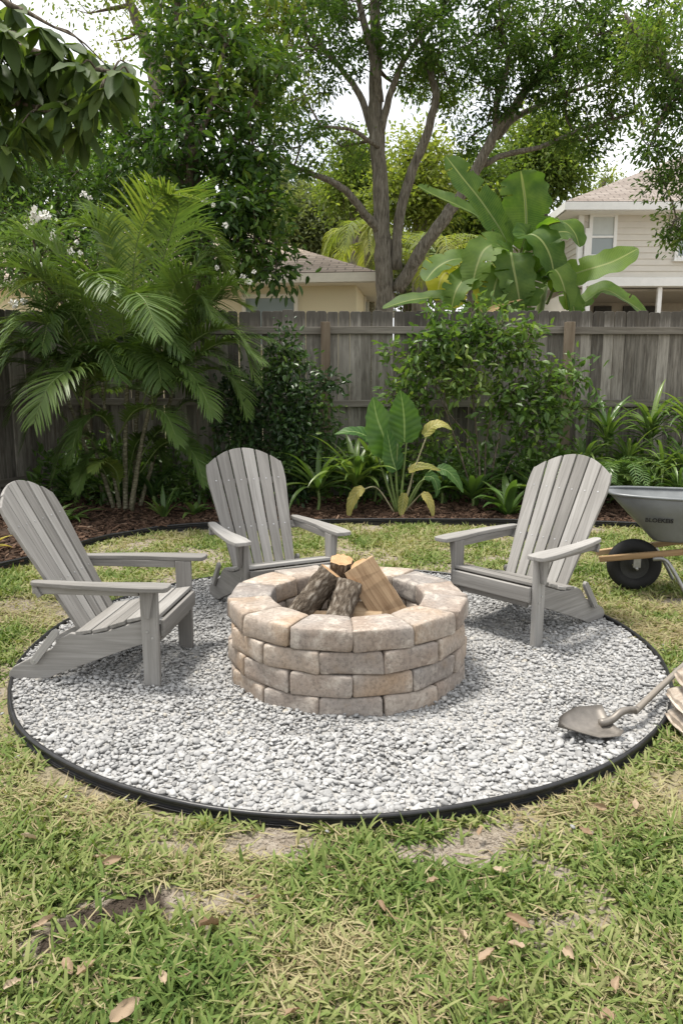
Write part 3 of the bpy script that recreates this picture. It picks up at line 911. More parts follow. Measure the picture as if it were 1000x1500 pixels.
def chair_parts(root):
    P = lambda name, me, m: link(name, me, root, mtx=m)
    # stringers (side boards): outline lives in local (y,z)
    smesh = prism_mesh('side_board', stringer_outline(), .028, CH, .004)
    for s in (-1, 1):
        P('side_board', smesh, Matrix(((0, 0, 1, .262 * s), (1, 0, 0, 0), (0, 1, 0, 0), (0, 0, 0, 1))))
    leg = prism_mesh('front_leg', [(0, -.042), (.53, -.046), (.53, .046), (0, .042)], .03, CH, .004)
    brk = prism_mesh('arm_bracket', [(0, -.012), (.15, -.038), (.15, .038), (0, .012)], .026, CH, .004)
    link_bar = prism_mesh('folding_link', [(-.1, -.02), (.1, -.02), (.116, -.012), (.12, 0), (.116, .012), (.1, .02), (-.1, .02), (-.116, .012), (-.12, 0), (-.116, -.012)], .022, CH, .003)
    boltm = prism_mesh('bolt', [(math.cos(t) * .0065, math.sin(t) * .0065) for t in np.linspace(0, 6.283, 9)[:-1]], .008, MAT['bolt'], 0)
    # arm outline: x forward, y outward
    ao = [(.115, -.050), (.125, -.02), (.125, .035), (.110, .055), (0, .062), (-.14, .055), (-.30, .040), (-.46, .020), (-.54, .006), (-.595, -.004), (-.615, -.02), (-.615, -.045), (-.595, -.058), (-.48, -.052), (-.36, -.042), (-.22, -.040), (-.08, -.052), (.02, -.058)]
    arms = {1: prism_mesh('arm', ao, .025, CH, .006, 3), -1: prism_mesh('arm', [(x, -y) for x, y in ao][::-1], .025, CH, .006, 3)}
    rail = box_mesh('arm_rail', .56, .022, .042, CH, .003)
    for s in (-1, 1):
        P('front_leg', leg, frame((.293 * s, 0, 0), (0, .0, 1), (s, 0, 0)))
        P('arm_bracket', brk, frame((.322 * s, -.002, .377), (0, 0, 1), (s, 0, 0)))
        P('arm', arms[s], Matrix(((0, s, 0, .335 * s), (1, 0, 0, 0), (0, 0, 1, .5435), (0, 0, 0, 1))) if s > 0 else Matrix(((0, 1, 0, -.335), (1, 0, 0, 0), (0, 0, 1, .5435), (0, 0, 0, 1))))
        P('arm_rail', rail, frame((.302 * s, -.33, .5085), (0, 1, 0), (0, 0, 1)))
        P('folding_link', link_bar, frame((.29 * s, -.575, .195), (0, .62, .78), (1, 0, 0)))
        for (y, z) in ((-.012, .30), (.014, .268)):
            P('bolt', boltm, frame((.3085 * s, y, z), (0, 1, 0), (s, 0, 0)))
        P('bolt', boltm, frame((.3015 * s, -.635, .118), (0, 1, 0), (s, 0, 0)))
    screw = prism_mesh('screw', [(math.cos(t) * .0048, math.sin(t) * .0048) for t in np.linspace(0, 6.283, 9)[:-1]], .003, MAT['bolt'], 0)
    slat = box_mesh('seat_slat', .555, .086, .02, CH, .005, 3)
    for i, (y, z) in enumerate(SEAT):
        tz = (SEAT[min(i + 1, 4)][1] - SEAT[max(i - 1, 0)][1]) / (SEAT[min(i + 1, 4)][0] - SEAT[max(i - 1, 0)][0])
        sf = frame((0, y - .018, z + .009), (1, 0, 0), (0, -tz, 1))
        P('seat_slat', slat, sf)
        for s in (-1, 1): P('screw', screw, sf @ Matrix.Translation((.262 * s, 0, .0096)))
    P('seat_apron', box_mesh('seat_apron', .555, .088, .022, CH, .006, 3), frame((0, .058, .312), (1, 0, 0), (0, 1, 0)))
    P('front_stretcher', box_mesh('front_stretcher', .49, .07, .022, CH, .004), frame((0, .02, .262), (1, 0, 0), (0, 1, .3)))
    # back: local u = x, v up the back
    rec = math.radians(28.5)
    vdir = Vector((0, -math.sin(rec), math.cos(rec))); nrm = Vector((0, math.cos(rec), math.sin(rec)))
    org = Vector((0, -.395, .215))
    def arch(u): return .925 - .55 * u * u * 3.0
    nS = 6
    for i in range(nS):
        cb, ct = (i - 2.5) * .0735, (i - 2.5) * .0985
        wb, wt = .0315, .0425 + .001
        out = [(cb - wb, 0.0), (cb + wb, 0.0)]
        out_r, out_l = [], []
        vr = arch(ct + wt)
        if i == nS - 1:
            out += [(ct + wt - .003, .67), (ct + wt - .004, .75), (ct + wt - .012, .805)]
            pts = [(ct + wt * f, arch(ct + wt * f)) for f in (.45, .1, -.4, -1)]
        elif i == 0:
            pts = [(ct + wt * f, arch(ct + wt * f)) for f in (1, .4, -.1, -.45)] + [(ct - wt + .012, .805), (ct - wt + .004, .75), (ct - wt + .003, .67)]
        else:
            pts = [(ct + wt * f, arch(ct + wt * f)) for f in (1, .5, 0, -.5, -1)]
        out += pts
        c0 = Vector((cb, 0, 0))
        # mesh runs along local X = v so the grain follows the slat
        me = prism_mesh('back_slat', [(v, -(u)) for u, v in out], .02, CH, .004)
        m = Matrix((vdir, -Vector((1, 0, 0)), nrm)).transposed()
        m = Matrix(((vdir.x, -1, nrm.x), (vdir.y, 0, nrm.y), (vdir.z, 0, nrm.z))).to_4x4()
        curve = .010 * (abs(i - 2.5) / 2.5) ** 2
        m.translation = org + nrm * curve
        P('back_slat', me, m)
        for v in (.335, .68):
            P('screw', screw, m @ Matrix.Translation((v, -(cb + (ct - cb) * v / .9), .0106)))
    for v, w, h in ((.335, .66, .05), (.68, .48, .04), (.03, .46, .06)):
        P('back_crossbar', box_mesh('back_crossbar', w, h, .025, CH, .003), frame(org + vdir * v - nrm * .0235, (1, 0, 0), nrm))

chair0 = empty('adirondack_chair')
chair_parts(chair0)
def dup(root):
    r = root.copy(); COL.objects.link(r)
    for ch in list(root.children):
        c = ch.copy(); COL.objects.link(c); c.parent = r
        for g in ch.children:
            d = g.copy(); COL.objects.link(d); d.parent = c
    return r
CHAIRS = [((-.91, 3.755, .020), (.996, -.09), 'grey slatted adirondack chair standing side on to the fire pit by the lawn'),
          ((-.335, 4.545, .022), (.46, -.888), 'grey slatted adirondack chair in front of the round dark shrub'),
          ((.915, 4.255, .020), (-.745, -.667), 'grey slatted adirondack chair next to the wheelbarrow')]
for i, (loc, fw, lab) in enumerate(CHAIRS):
    c = chair0 if i == 0 else dup(chair0)
    c.location = loc
    c.rotation_euler = (0, 0, math.atan2(fw[1], fw[0]) - math.pi / 2)
    c.scale = (.955,) * 3 if i == 0 else (1.0,) * 3
    tag(c, lab, 'chair', 'adirondack chairs around the fire pit')

# ---------------------------------------------------------------- wheelbarrow (local: a = from wheel to grips, b = across)
def build_barrow():
    rot = math.atan2(-.22, .975)
    root = empty('wheelbarrow', (2.15, 5.30, 0), rot, 'grey steel wheelbarrow with wooden handles on the lawn', 'wheelbarrow')
    # tray
    def ring(a0, a1, w0, w1, z0, z1, n=40, p=4.0):
        out = []
        for k in range(n):
            t = k / n * 6.283
            ca, sa = math.cos(t), math.sin(t)
            ca = math.copysign(abs(ca) ** (2 / p), ca); sa = math.copysign(abs(sa) ** (2 / p), sa)
            u = (ca + 1) / 2
            out.append((a0 + (a1 - a0) * u, (w0 + (w1 - w0) * u) * sa, z0 + (z1 - z0) * u))
        return np.array(out)
    top, bot = ring(-.22, .95, .25, .36, .735, .71), ring(.10, .66, .17, .22, .40, .42)
    rings = [bot * (1 - f) + top * f for f in (0, .04, .3, .65, 1.0)]
    cen = bot.mean(0)
    rings = [bot * .55 + cen * .45 - np.array([0, 0, .012])] + rings
    outer = np.concatenate(rings); n, m = 40, len(rings)
    inner = outer.copy(); c2 = inner.mean(0)
    inner[:, :2] -= unit(inner[:, :2] - c2[:2]) * .004; inner[:, 2] += .004
    F = [(i * n + j, i * n + (j + 1) % n, (i + 1) * n + (j + 1) % n, (i + 1) * n + j) for i in range(m - 1) for j in range(n)]
    F = np.array(F)
    lipO, lipI = (m - 1) * n, (m - 1) * n + m * n
    lip = np.array([(lipO + j, lipO + (j + 1) % n, lipI + (j + 1) % n, lipI + j) for j in range(n)])
    capO = np.array([list(range(n))[::-1]]); capI = np.array([[m * n + j for j in range(n)]])
    tray = bulk('tray', np.concatenate([outer, inner]), [F, F[:, ::-1] + m * n, lip, capO, capI], MAT['galv'], root, smooth=True)
    g = Geo(); tube(g, [tuple(p) for p in top] + [tuple(top[0]), tuple(top[1])], .011, 8)
    g.obj('rim', MAT['galv'], tray, True)
    # wheel
    g = Geo()
    prof = [(.10, -.034), (.145, -.045), (.178, -.036), (.19, -.018), (.192, 0), (.19, .018), (.178, .036), (.145, .045), (.10, .034)]
    n = 36
    V = np.array([(r * math.cos(t), b, r * math.sin(t)) for t in np.arange(n) / n * 6.283 for r, b in prof])
    k = len(prof)
    F = np.array([(i * k + j, i * k + (j + 1) % k, ((i + 1) % n) * k + (j + 1) % k, ((i + 1) % n) * k + j) for i in range(n) for j in range(k)])
    wheel = empty('wheel', (0, 0, .194)); wheel.parent = root
    bulk('tyre', V, F, MAT['rubber'], wheel, smooth=True)
    prof = [(.108, -.030), (.10, -.034), (.085, -.016), (.05, -.012), (.035, -.03), (.02, -.05), (.02, .05), (.035, .03), (.05, .012), (.085, .016), (.10, .034), (.108, .030)]
    k = len(prof)
    V = np.array([(r * math.cos(t), b, r * math.sin(t)) for t in np.arange(n) / n * 6.283 for r, b in prof])
    F = np.array([(i * k + j, i * k + (j + 1) % k, ((i + 1) % n) * k + (j + 1) % k, ((i + 1) % n) * k + j) for i in range(n) for j in range(k)])
    bulk('hub', V, F, MAT['screen_dark'], wheel, smooth=True)
    g = Geo(); tube(g, [(0, -.15, 0), (0, .15, 0)], .01, 8); g.obj('axle', MAT['steel'], wheel, True)
    # handles, legs, braces
    hm = box_mesh('handle', 1.72, .036, .042, MAT['handle_wood'], .006)
    for s in (-1, 1):
        p0, p1 = Vector((-.25, .105 * s, .245)), Vector((1.42, .30 * s, .535))
        link('handle', hm, root, mtx=frame((p0 + p1) / 2, p1 - p0, (0, 0, 1)))
        g = Geo()
        tube(g, spline([(.10, .165 * s, .275), (.16, .19 * s, .285), (.21, .21 * s, .24), (.33, .25 * s, .03), (.345, .255 * s, .013)], 14), .014, 8)
        g.obj('leg', MAT['steel'], root, True)
        link('axle_bracket', box_mesh('axle_bracket', .05, .012, .07, MAT['steel'], .002), root, loc=(0, .128 * s, .235))
        link('tray_riser', box_mesh('tray_riser', .10, .03, .10, MAT['handle_wood'], .004), root, loc=(.34, .165 * s, .375))
    # print on the near side of the tray (b < 0)
    cu = bpy.data.curves.new('lettering', 'FONT'); cu.body = 'BLOEKEIS'; cu.size = .043; cu.align_x = 'CENTER'; cu.extrude = .0006
    cu.offset = .0014
    to = bpy.data.objects.new('lettering_source', cu); COL.objects.link(to)
    bpy.context.view_layer.update()
    me = bpy.data.meshes.new_from_object(to.evaluated_get(bpy.context.evaluated_depsgraph_get()))
    bpy.data.objects.remove(to); me.materials.clear(); me.materials.append(MAT['ink'])
    u = .185
    pt = lambda u_, f: Vector((1 - f) * np.array([.10 + .56 * u_, -(.17 + .05 * u_), .40 + .02 * u_]) + f * np.array([-.22 + 1.17 * u_, -(.25 + .11 * u_), .735 - .025 * u_]))
    c = pt(u, .46); xd = pt(u + .05, .5) - pt(u - .05, .5); yd = pt(u, .6) - pt(u, .4)
    nz = xd.cross(yd).normalized()
    link('lettering', me, tray, mtx=frame(c + nz * .004, xd, nz))
build_barrow()

# ---------------------------------------------------------------- shovel
def build_shovel():
    root = empty('shovel', (.955, 3.005, .030), 0, 'round point shovel with grey wooden shaft lying on the gravel', 'shovel')
    o = Vector((.95, 3.08, .04))
    j = Vector((1.10, 3.03, .075)) - o           # socket leaves the blade here
    # blade: dished, tip towards -x
    nu, nv = 14, 9
    V = []
    tip, heel = Vector((.905, 2.985, .108)) - o, Vector((1.155, 3.055, .086)) - o
    ax = (heel - tip); ln = ax.length; ax.normalize()
    up = Vector((-.05, -.30, 1)); up = (up - ax * up.dot(ax)).normalized(); sd_ = ax.cross(up)
    for i in range(nu):
        u = i / (nu - 1)
        w = .098 * min(1.0, (u / .55) ** .62 if u < .55 else 1.0) * (1 if u < .93 else 1 - (u - .93) * 2)
        for k in range(nv):
            v = k / (nv - 1) * 2 - 1
            dish = .030 * (v * v - 1) * (1 - .4 * abs(u - .5)) + .02 * (u - .5) ** 2 - (.0 if u < .95 else -.012)
            V.append(tip + ax * (ln * u) + sd_ * (w * v) + up * dish)
    V = np.array([list(v) for v in V]); V2 = V - np.array(up) * .0035
    F = np.array([(i * nv + k, i * nv + k + 1, (i + 1) * nv + k + 1, (i + 1) * nv + k) for i in range(nu - 1) for k in range(nv - 1)])
    b = len(V)
    edge = [k for k in range(nv)] + [i * nv + nv - 1 for i in range(1, nu)] + [(nu - 1) * nv + k for k in range(nv - 2, -1, -1)] + [i * nv for i in range(nu - 2, 0, -1)]
    E = np.array([(edge[i], edge[(i + 1) % len(edge)], edge[(i + 1) % len(edge)] + b, edge[i] + b) for i in range(len(edge))])
    bulk('blade', np.concatenate([V, V2]), [F, F[:, ::-1] + b, E], MAT['shovel'], root, smooth=True)
    g = Geo()
    s_end = Vector((1.287, 3.12, .105)) - o
    tube(g, spline([heel - ax * .055 - up * .012, heel + up * .004, heel + Vector((.055, .026, .030)), s_end], 14), np.linspace(.017, .0155, 14), 12)
    g.obj('socket', MAT['shovel'], root, True)
    g = Geo()
    e = Vector((2.08, 4.04, .115)) - o
    d = (e - s_end).normalized()
    sm = frame(s_end - d * .02, e - s_end, (0, 0, 1))
    V, F, C = tube_arrays([(0, 0, 0), (.3, 0, .002), (.7, 0, 0), (1.17, 0, 0)], [.0148, .0145, .0142, .014], 12)
    link('shaft', bulk_mesh('shaft', V, [F, C], MAT['shaft_wood'], smooth=True), root, mtx=sm)
    V, F, C = tube_arrays([(0, -.055, 0), (0, .055, 0)], .015, 10)
    link('grip', bulk_mesh('grip', V, [F, C], MAT['shaft_wood'], smooth=True), root, mtx=sm @ Matrix.Translation((1.175, 0, 0)))
build_shovel()

# ---------------------------------------------------------------- stacked bags
def bag_thing(loc, rz, dims, label, seed):
    rg = np.random.default_rng(seed)
    root = empty('sand_bag', loc, rz, label, 'bag', 'bags stacked at the edge of the gravel')
    bm = bmesh.new()
    bmesh.ops.create_cube(bm, size=2)
    bmesh.ops.subdivide_edges(bm, edges=bm.edges, cuts=11, use_grid_fill=True)
    lx, ly, lz = dims
    ph = rg.uniform(0, 6.28, 8)
    for v in bm.verts:
        x, y, z = v.co
        pin = (1 - abs(x) ** 6 * .55) * (1 - abs(y) ** 6 * .35)
        zz = z * (lz / 2) * pin + .004 * math.sin(7 * x + ph[0]) * math.sin(6 * y + ph[1]) + .0015 * math.sin(17 * x + ph[2] + 9 * y)
        xx = x * lx / 2 * (1 - .06 * y * y) + .004 * math.sin(9 * y + ph[3]); yy = y * ly / 2 * (1 - .08 * x * x) + .006 * math.sin(8 * x + ph[4])
        v.co = (xx, yy, max(zz + lz / 2, 0.004))
    bm.normal_update()
    link('sack', bm_mesh('sack', bm, MAT['bag'], True), root)
    for s in (-1, 1):      # flat sealed seam at each end
        n = 13
        V = []
        for k in range(n):
            y = (k / (n - 1) * 2 - 1)
            for (dx, dz) in ((-.02, 0), (.012, .004 * math.sin(5 * y + ph[5]))):
                V.append((s * (lx / 2 * (1 - .06 * y * y) + dx), y * ly / 2 * .90, lz / 2 + dz))
        V = np.array(V); V2 = V - np.array([0, 0, .004])
        F = np.array([(2 * k, 2 * k + 1, 2 * k + 3, 2 * k + 2) for k in range(n - 1)])
        b = len(V); ed = [2 * k for k in range(n)] + [2 * k + 1 for k in range(n - 1, -1, -1)]
        E = np.array([(ed[i], ed[(i + 1) % len(ed)], ed[(i + 1) % len(ed)] + b, ed[i] + b) for i in range(len(ed))])
        link('seam', bulk_mesh('seam', np.concatenate([V, V2]), [F, F[:, ::-1] + b, E], MAT['bag'], smooth=True), root)
bag_thing((1.70, 2.96, 0.0), .06, (.50, .36, .095), 'lowest tan plastic bag of the stack by the gravel edge', 1)
bag_thing((1.715, 2.985, .082), .02, (.52, .36, .095), 'middle tan plastic bag of the stack by the gravel edge', 2)
bag_thing((1.73, 3.0, .162), -.05, (.49, .34, .105), 'topmost tan plastic bag of the stack by the gravel edge', 3)

# ---------------------------------------------------------------- fallen leaves on the lawn
def dry_leaf(px, py, L, Wd, az, seed, label='curled dry brown leaf lying on the patchy lawn'):
    rg = np.random.default_rng(seed)
    c = G(px, py, 0.02)
    n = 8
    V, al = [], []
    curl, bend = rg.uniform(.3, 1.3), rg.uniform(-.8, 1.4)
    L *= .85; Wd *= .9
    for i in range(n):
        u = i / (n - 1)
        w = Wd * math.sin(math.pi * min(1, .06 + u * .93)) ** .75 * rg.uniform(.72, 1.12)
        for v in (-1, -.5, 0, .5, 1):
            V.append(((u - .5) * L, w / 2 * v, .012 + curl * w * .45 * v * v + bend * L * .3 * (u - .5) ** 2 + rg.normal(0, .0022)))
    F = np.array([(i * 5 + k, i * 5 + k + 1, (i + 1) * 5 + k + 1, (i + 1) * 5 + k) for i in range(n - 1) for k in range(4)])
    o = bulk('dry_leaf', np.array(V), F, MAT['dry_leaf'], rnd=np.full(len(F), rg.uniform(.1, 1)), smooth=True)
    o.location = (c.x, c.y, c.z); o.rotation_euler = (rg.normal(0, .45), rg.normal(0, .2), az)
    tag(o, label, 'leaf', 'dry leaves fallen on the lawn')
for i, (px, py, L, w, az) in enumerate([(66, 1354, .075, .022, .5), (308, 1362, .085, .04, .7), (128, 1426, .08, .035, 1.2), (180, 1482, .10, .045, .9), (166, 1262, .07, .028, .25), (146, 1262, .05, .02, .3),
        (100, 1418, .06, .03, 2.3), (634, 1296, .045, .022, .2), (732, 1278, .05, .024, 2.6), (706, 1222, .05, .028, 1.1), (758, 1352, .09, .03, 2.4), (858, 1222, .06, .026, 2.2), (878, 1182, .05, .028, 2.8),
        (752, 1392, .06, .025, 2.9), (838, 1402, .055, .03, 1.8), (888, 1494, .05, .035, 1.5), (672, 1374, .05, .025, 1.9), (430, 1490, .05, .03, .6), (484, 1278, .045, .022, .1), (378, 1322, .05, .028, .2),
        (730, 1476, .07, .035, .3), (715, 1404, .06, .03, .4), (905, 1446, .05, .024, 1.0), (560, 1330, .045, .02, 2.0), (40, 1232, .06, .024, .4), (930, 1180, .05, .022, 1.3), (240, 1440, .06, .024, 2.0), (18, 1448, .055, .024, .9)]):
    dry_leaf(px, py, L, w, az, 50 + i, **({'label': 'long pale tan leaf beside the dark dug soil patch'} if i == 0 else {}))
# ---------------------------------------------------------------- fence
MAT['fence_rail'] = wood_mat('weathered_rail_wood', (.075, .066, .055), (.17, .155, .13), (.27, .25, .215), 0, 0.85, 34, rnd_amt=0.2, bstr=0.5)
FY, FH = 9.5, 2.40
def picket_meshes():
    out = []
    rg = random.Random(2)
    for k in range(8):
        w = .0685 + rg.uniform(-.004, .004); h = FH + rg.uniform(-.014, .012)
        c1, c2 = rg.uniform(.018, .03), rg.uniform(.018, .03)
        j = lambda: rg.uniform(-.0015, .0015)
        o = [(-w, .02), (w, .02), (w + j(), 1.0), (w + j(), h - c1 * 1.2), (w - c1 * .35, h - c1 * .4), (w - c1, h), (-w + c2, h + j()), (-w + c2 * .35, h - c2 * .4), (-w + j(), h - c2 * 1.2), (-w + j(), 1.1)]
        out.append(prism_mesh('picket', o, .017, MAT['fence'], .0025, 1))
    return out
PICK = picket_meshes()

def fence(p0, p1, post_x, label):
    p0, p1 = Vector(p0 + (0,)), Vector(p1 + (0,))
    d = (p1 - p0); L = d.length
    rz = math.atan2(d.y, d.x)
    root = empty('wooden_fence', p0, rz, label, 'fence')
    rg = random.Random(int(L * 100))
    x, k = .07, 0
    while x < L + .02:
        lay = k % 2
        o = link('picket', PICK[rg.randrange(8)], root)
        o.location = (x, .024 + rg.uniform(0, .007) + lay * .003, rg.uniform(-.01, .008))
        o.rotation_euler = (math.pi / 2, rg.uniform(-.004, .004), 0)
        x += .1385 + rg.uniform(-.003, .003); k += 1
    xs = [0] + [q for q in post_x if 0 < q < L] + [L]
    for a, b in zip(xs[:-1], xs[1:]):
        for z in (.32, 1.27, 2.16):
            r = link('rail', box_mesh('rail', b - a - .004, .045, .088, MAT['fence_rail'], .004), root)
            r.location = ((a + b) / 2, -.013, z + rg.uniform(-.012, .012)); r.rotation_euler = (0, rg.uniform(-.003, .003), 0)
    pm = box_mesh('post', 2.27, .115, .09, MAT['fence_post'], .006)
    for q in post_x:
        if -.1 < q < L + .1:
            link('post', pm, root, mtx=frame((q, -.085, 1.125), (0, 0, 1), (0, 1, 0)))
post_px = W(477, 500, FY).x
fx0, fx1 = -4.6, 7.2
fence((fx0, FY), (fx1, FY), [post_px - fx0 + 3.02 * k for k in (-1, 0, 1, 2)], 'tall weathered grey board fence behind the mulch bed')
fence((-5.35, 5.2), (-3.9, FY - .02), [.05, 2.3], 'side run of weathered board fence behind the palm')

# ---------------------------------------------------------------- houses
def slab_face(name, pts, th, mat, parent, eave=None):
    """polygon slab with UVs in metres: u along the first edge, v up the slope"""
    P = [Vector(p) for p in pts]
    nrm = (P[1] - P[0]).cross(P[-1] - P[0]).normalized()
    u = (P[1] - P[0]).normalized(); v = nrm.cross(u)
    n = len(P)
    V = [p for p in P] + [p - nrm * th for p in P]
    me = bpy.data.meshes.new(name)
    F = [tuple(range(n)), tuple(range(2 * n - 1, n - 1, -1))] + [(i, i + n, (i + 1) % n + n, (i + 1) % n) for i in range(n)]
    me.from_pydata([tuple(x) for x in V], [], F); me.update()
    uv = me.uv_layers.new(name='UVMap')
    for l in me.loops:
        q = V[l.vertex_index] - P[0]
        uv.data[l.index].uv = (q.dot(u), q.dot(v))
    me.materials.append(mat)
    return link(name, me, parent)

def hip_roof(parent, x0, x1, y0, y1, z, pitch, mat, trim, over=.45, name='roof'):
    x0, x1, y0, y1 = x0 - over, x1 + over, y0 - over, y1 + over
    h = (y1 - y0) / 2 * pitch; r = (y1 - y0) / 2
    A, B, C_, D = (x0, y0, z), (x1, y0, z), (x1, y1, z), (x0, y1, z)
    R0, R1 = (x0 + r, (y0 + y1) / 2, z + h), (x1 - r, (y0 + y1) / 2, z + h)
    root = slab_face(name, [A, B, R1, R0], .03, mat, parent)
    slab_face('roof_slope', [B, C_, R1], .03, mat, root); slab_face('roof_slope', [C_, D, R0, R1], .03, mat, root); slab_face('roof_slope', [D, A, R0], .03, mat, root)
    # fascia boards and soffit
    for (a, b) in ((A, B), (B, C_), (C_, D), (D, A)):
        a, b = Vector(a), Vector(b); dd = (b - a)
        link('fascia', box_mesh('fascia', dd.length - .004, .17, .025, trim, .003), parent, mtx=frame((a + b) / 2 + Vector((0, 0, -.10)), dd, dd.cross(Vector((0, 0, 1)))))
    link('soffit', box_mesh('soffit', x1 - x0 - .06, y1 - y0 - .06, .02, trim, 0), parent, loc=((x0 + x1) / 2, (y0 + y1) / 2, z - .19))

def window(parent, x, z0, z1, w, y, trim, pane_mat, sash=True):
    """window on a wall that faces -y at local y"""
    zc, h = (z0 + z1) / 2, z1 - z0
    root = link('window', box_mesh('window', w, .02, h, pane_mat, 0), parent, loc=(x, y - .012, zc))
    t = .075
    for (dx, dz, lx, lz) in ((-w / 2, 0, t, h + t), (w / 2, 0, t, h + t), (0, h / 2, w - t, t), (0, -h / 2, w - t, t)):
        link('frame', box_mesh('frame', lx, .05, lz, trim, .004), root, loc=(dx, -.02, dz))
    if sash:
        link('sash_bar', box_mesh('sash_bar', w - t, .035, .05, trim, .003), root, loc=(0, -.018, -.02))
        link('blind', box_mesh('blind', w - t, .012, h / 2 - .05, MAT['blind'], 0), root, loc=(0, -.0085, h / 4))
    link('sill', box_mesh('sill', w + .12, .09, .045, trim, .004), root, loc=(0, -.03, -h / 2 - .062))

def left_house():
    c = W(522, 430, 15.0)
    root = empty('yellow_house', (c.x, 15.0, 0), math.radians(-6.3), 'low pale yellow stucco house with tan shingle hip roof', 'house')
    zt = W(530, 404, 15).z
    wm = box_mesh('wall', 11.0, 7.0, zt - .1, MAT['stucco'], .01)
    link('wall', wm, root, loc=(-5.5, 3.5, (zt - .1) / 2))
    hip_roof(root, -11, 0, 0, 7, zt + .02, .42, MAT['roof_tan'], MAT['trim'], .42)
    window(root, -1.72, 2.25, 3.22, 1.05, 0, MAT['trim'], MAT['glass'], False)
    window(root, -5.2, 2.0, 3.22, 1.4, 0, MAT['trim'], MAT['glass'], True)
    # side window on the right wall
    s = link('side_window', box_mesh('side_window', .02, .9, 1.1, MAT['glass'], 0), root, loc=(.012, 2.2, 2.8))
    for dy in (-.47, .47): link('frame', box_mesh('frame', .05, .07, 1.2, MAT['trim'], .003), s, loc=(.01, dy, 0))
left_house()

def right_house():
    Y = 18.0
    c = W(848, 330, Y)
    root = empty('beige_house', (c.x, Y, 0), 0, 'two storey beige lap sided house with brown hip roof and screened porch', 'house')
    ze = W(900, 302, Y).z
    zp = W(900, 406, Y).z
    Lx, Ly = 10.0, 9.0
    link('upper_wall', box_mesh('upper_wall', Lx - .04, Ly - .04, ze - .15 - zp, MAT['siding'], 0), root, loc=(Lx / 2, Ly / 2, (ze - .15 + zp) / 2))
    n = 10; ph = (ze - .2 - zp) / n
    fm = box_mesh('siding_plank', Lx, ph + .012, .022, MAT['siding'], .003)
    sm = box_mesh('siding_plank', Ly - .05, ph + .012, .022, MAT['siding'], .003)
    for k in range(n):
        z = zp + ph * (k + .5)
        link('siding_plank', fm, root, mtx=frame((Lx / 2, -.004, z), (1, 0, 0), (0, -1, .13)))
        link('siding_plank', sm, root, mtx=frame((-.004, Ly / 2 + .02, z), (0, 1, 0), (-1, 0, .13)))
    for (x, y) in ((.0, -.012), ):
        link('corner_board', box_mesh('corner_board', .12, .12, ze - .2 - zp, MAT['white_trim'], .004), root, loc=(x + .035, y + .035, (ze - .2 + zp) / 2))
    hip_roof(root, 0, Lx, 0, Ly, ze, .50, MAT['roof_brown'], MAT['white_trim'], .48)
    lx = lambda px: W(px, 345, Y).x - c.x
    window(root, (lx(863) + lx(899)) / 2, W(880, 376, Y).z, W(880, 316, Y).z, lx(899) - lx(863), -.02, MAT['white_trim'], MAT['glass'])
    window(root, (lx(990) + lx(1030)) / 2, W(880, 378, Y).z, W(880, 313, Y).z, lx(1030) - lx(990), -.02, MAT['white_trim'], MAT['glass'])
    # porch: beam, posts, room behind with shade in its wall colour
    link('porch_beam', box_mesh('porch_beam', Lx + .3, .30, .20, MAT['white_trim'], .01), root, loc=(Lx / 2, .05, zp - .115))
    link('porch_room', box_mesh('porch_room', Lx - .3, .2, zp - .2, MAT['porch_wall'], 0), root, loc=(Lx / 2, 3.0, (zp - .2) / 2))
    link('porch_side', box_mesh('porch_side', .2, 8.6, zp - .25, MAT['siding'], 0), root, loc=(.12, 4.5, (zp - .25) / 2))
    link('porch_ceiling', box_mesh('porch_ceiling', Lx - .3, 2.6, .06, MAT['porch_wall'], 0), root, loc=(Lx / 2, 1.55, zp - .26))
    for px in (866, 972, 1080):
        link('porch_post', box_mesh('porch_post', .10, .10, zp - .22, MAT['white_trim'], .008), root, loc=(lx(px), .05, (zp - .22) / 2))
    for a, b in ((910, 925), (935, 965), (985, 1040)):
        link('porch_door', box_mesh('porch_door', lx(b) - lx(a), .05, 2.4, MAT['screen_dark'], .01), root, loc=((lx(a) + lx(b)) / 2, 2.86, W(900, 430, Y).z - 1.2))
    link('downspout', box_mesh('downspout', .09, .07, ze - .5, MAT['white_trim'], .01), root, loc=(.16, -.075, (ze - .5) / 2))
right_house()

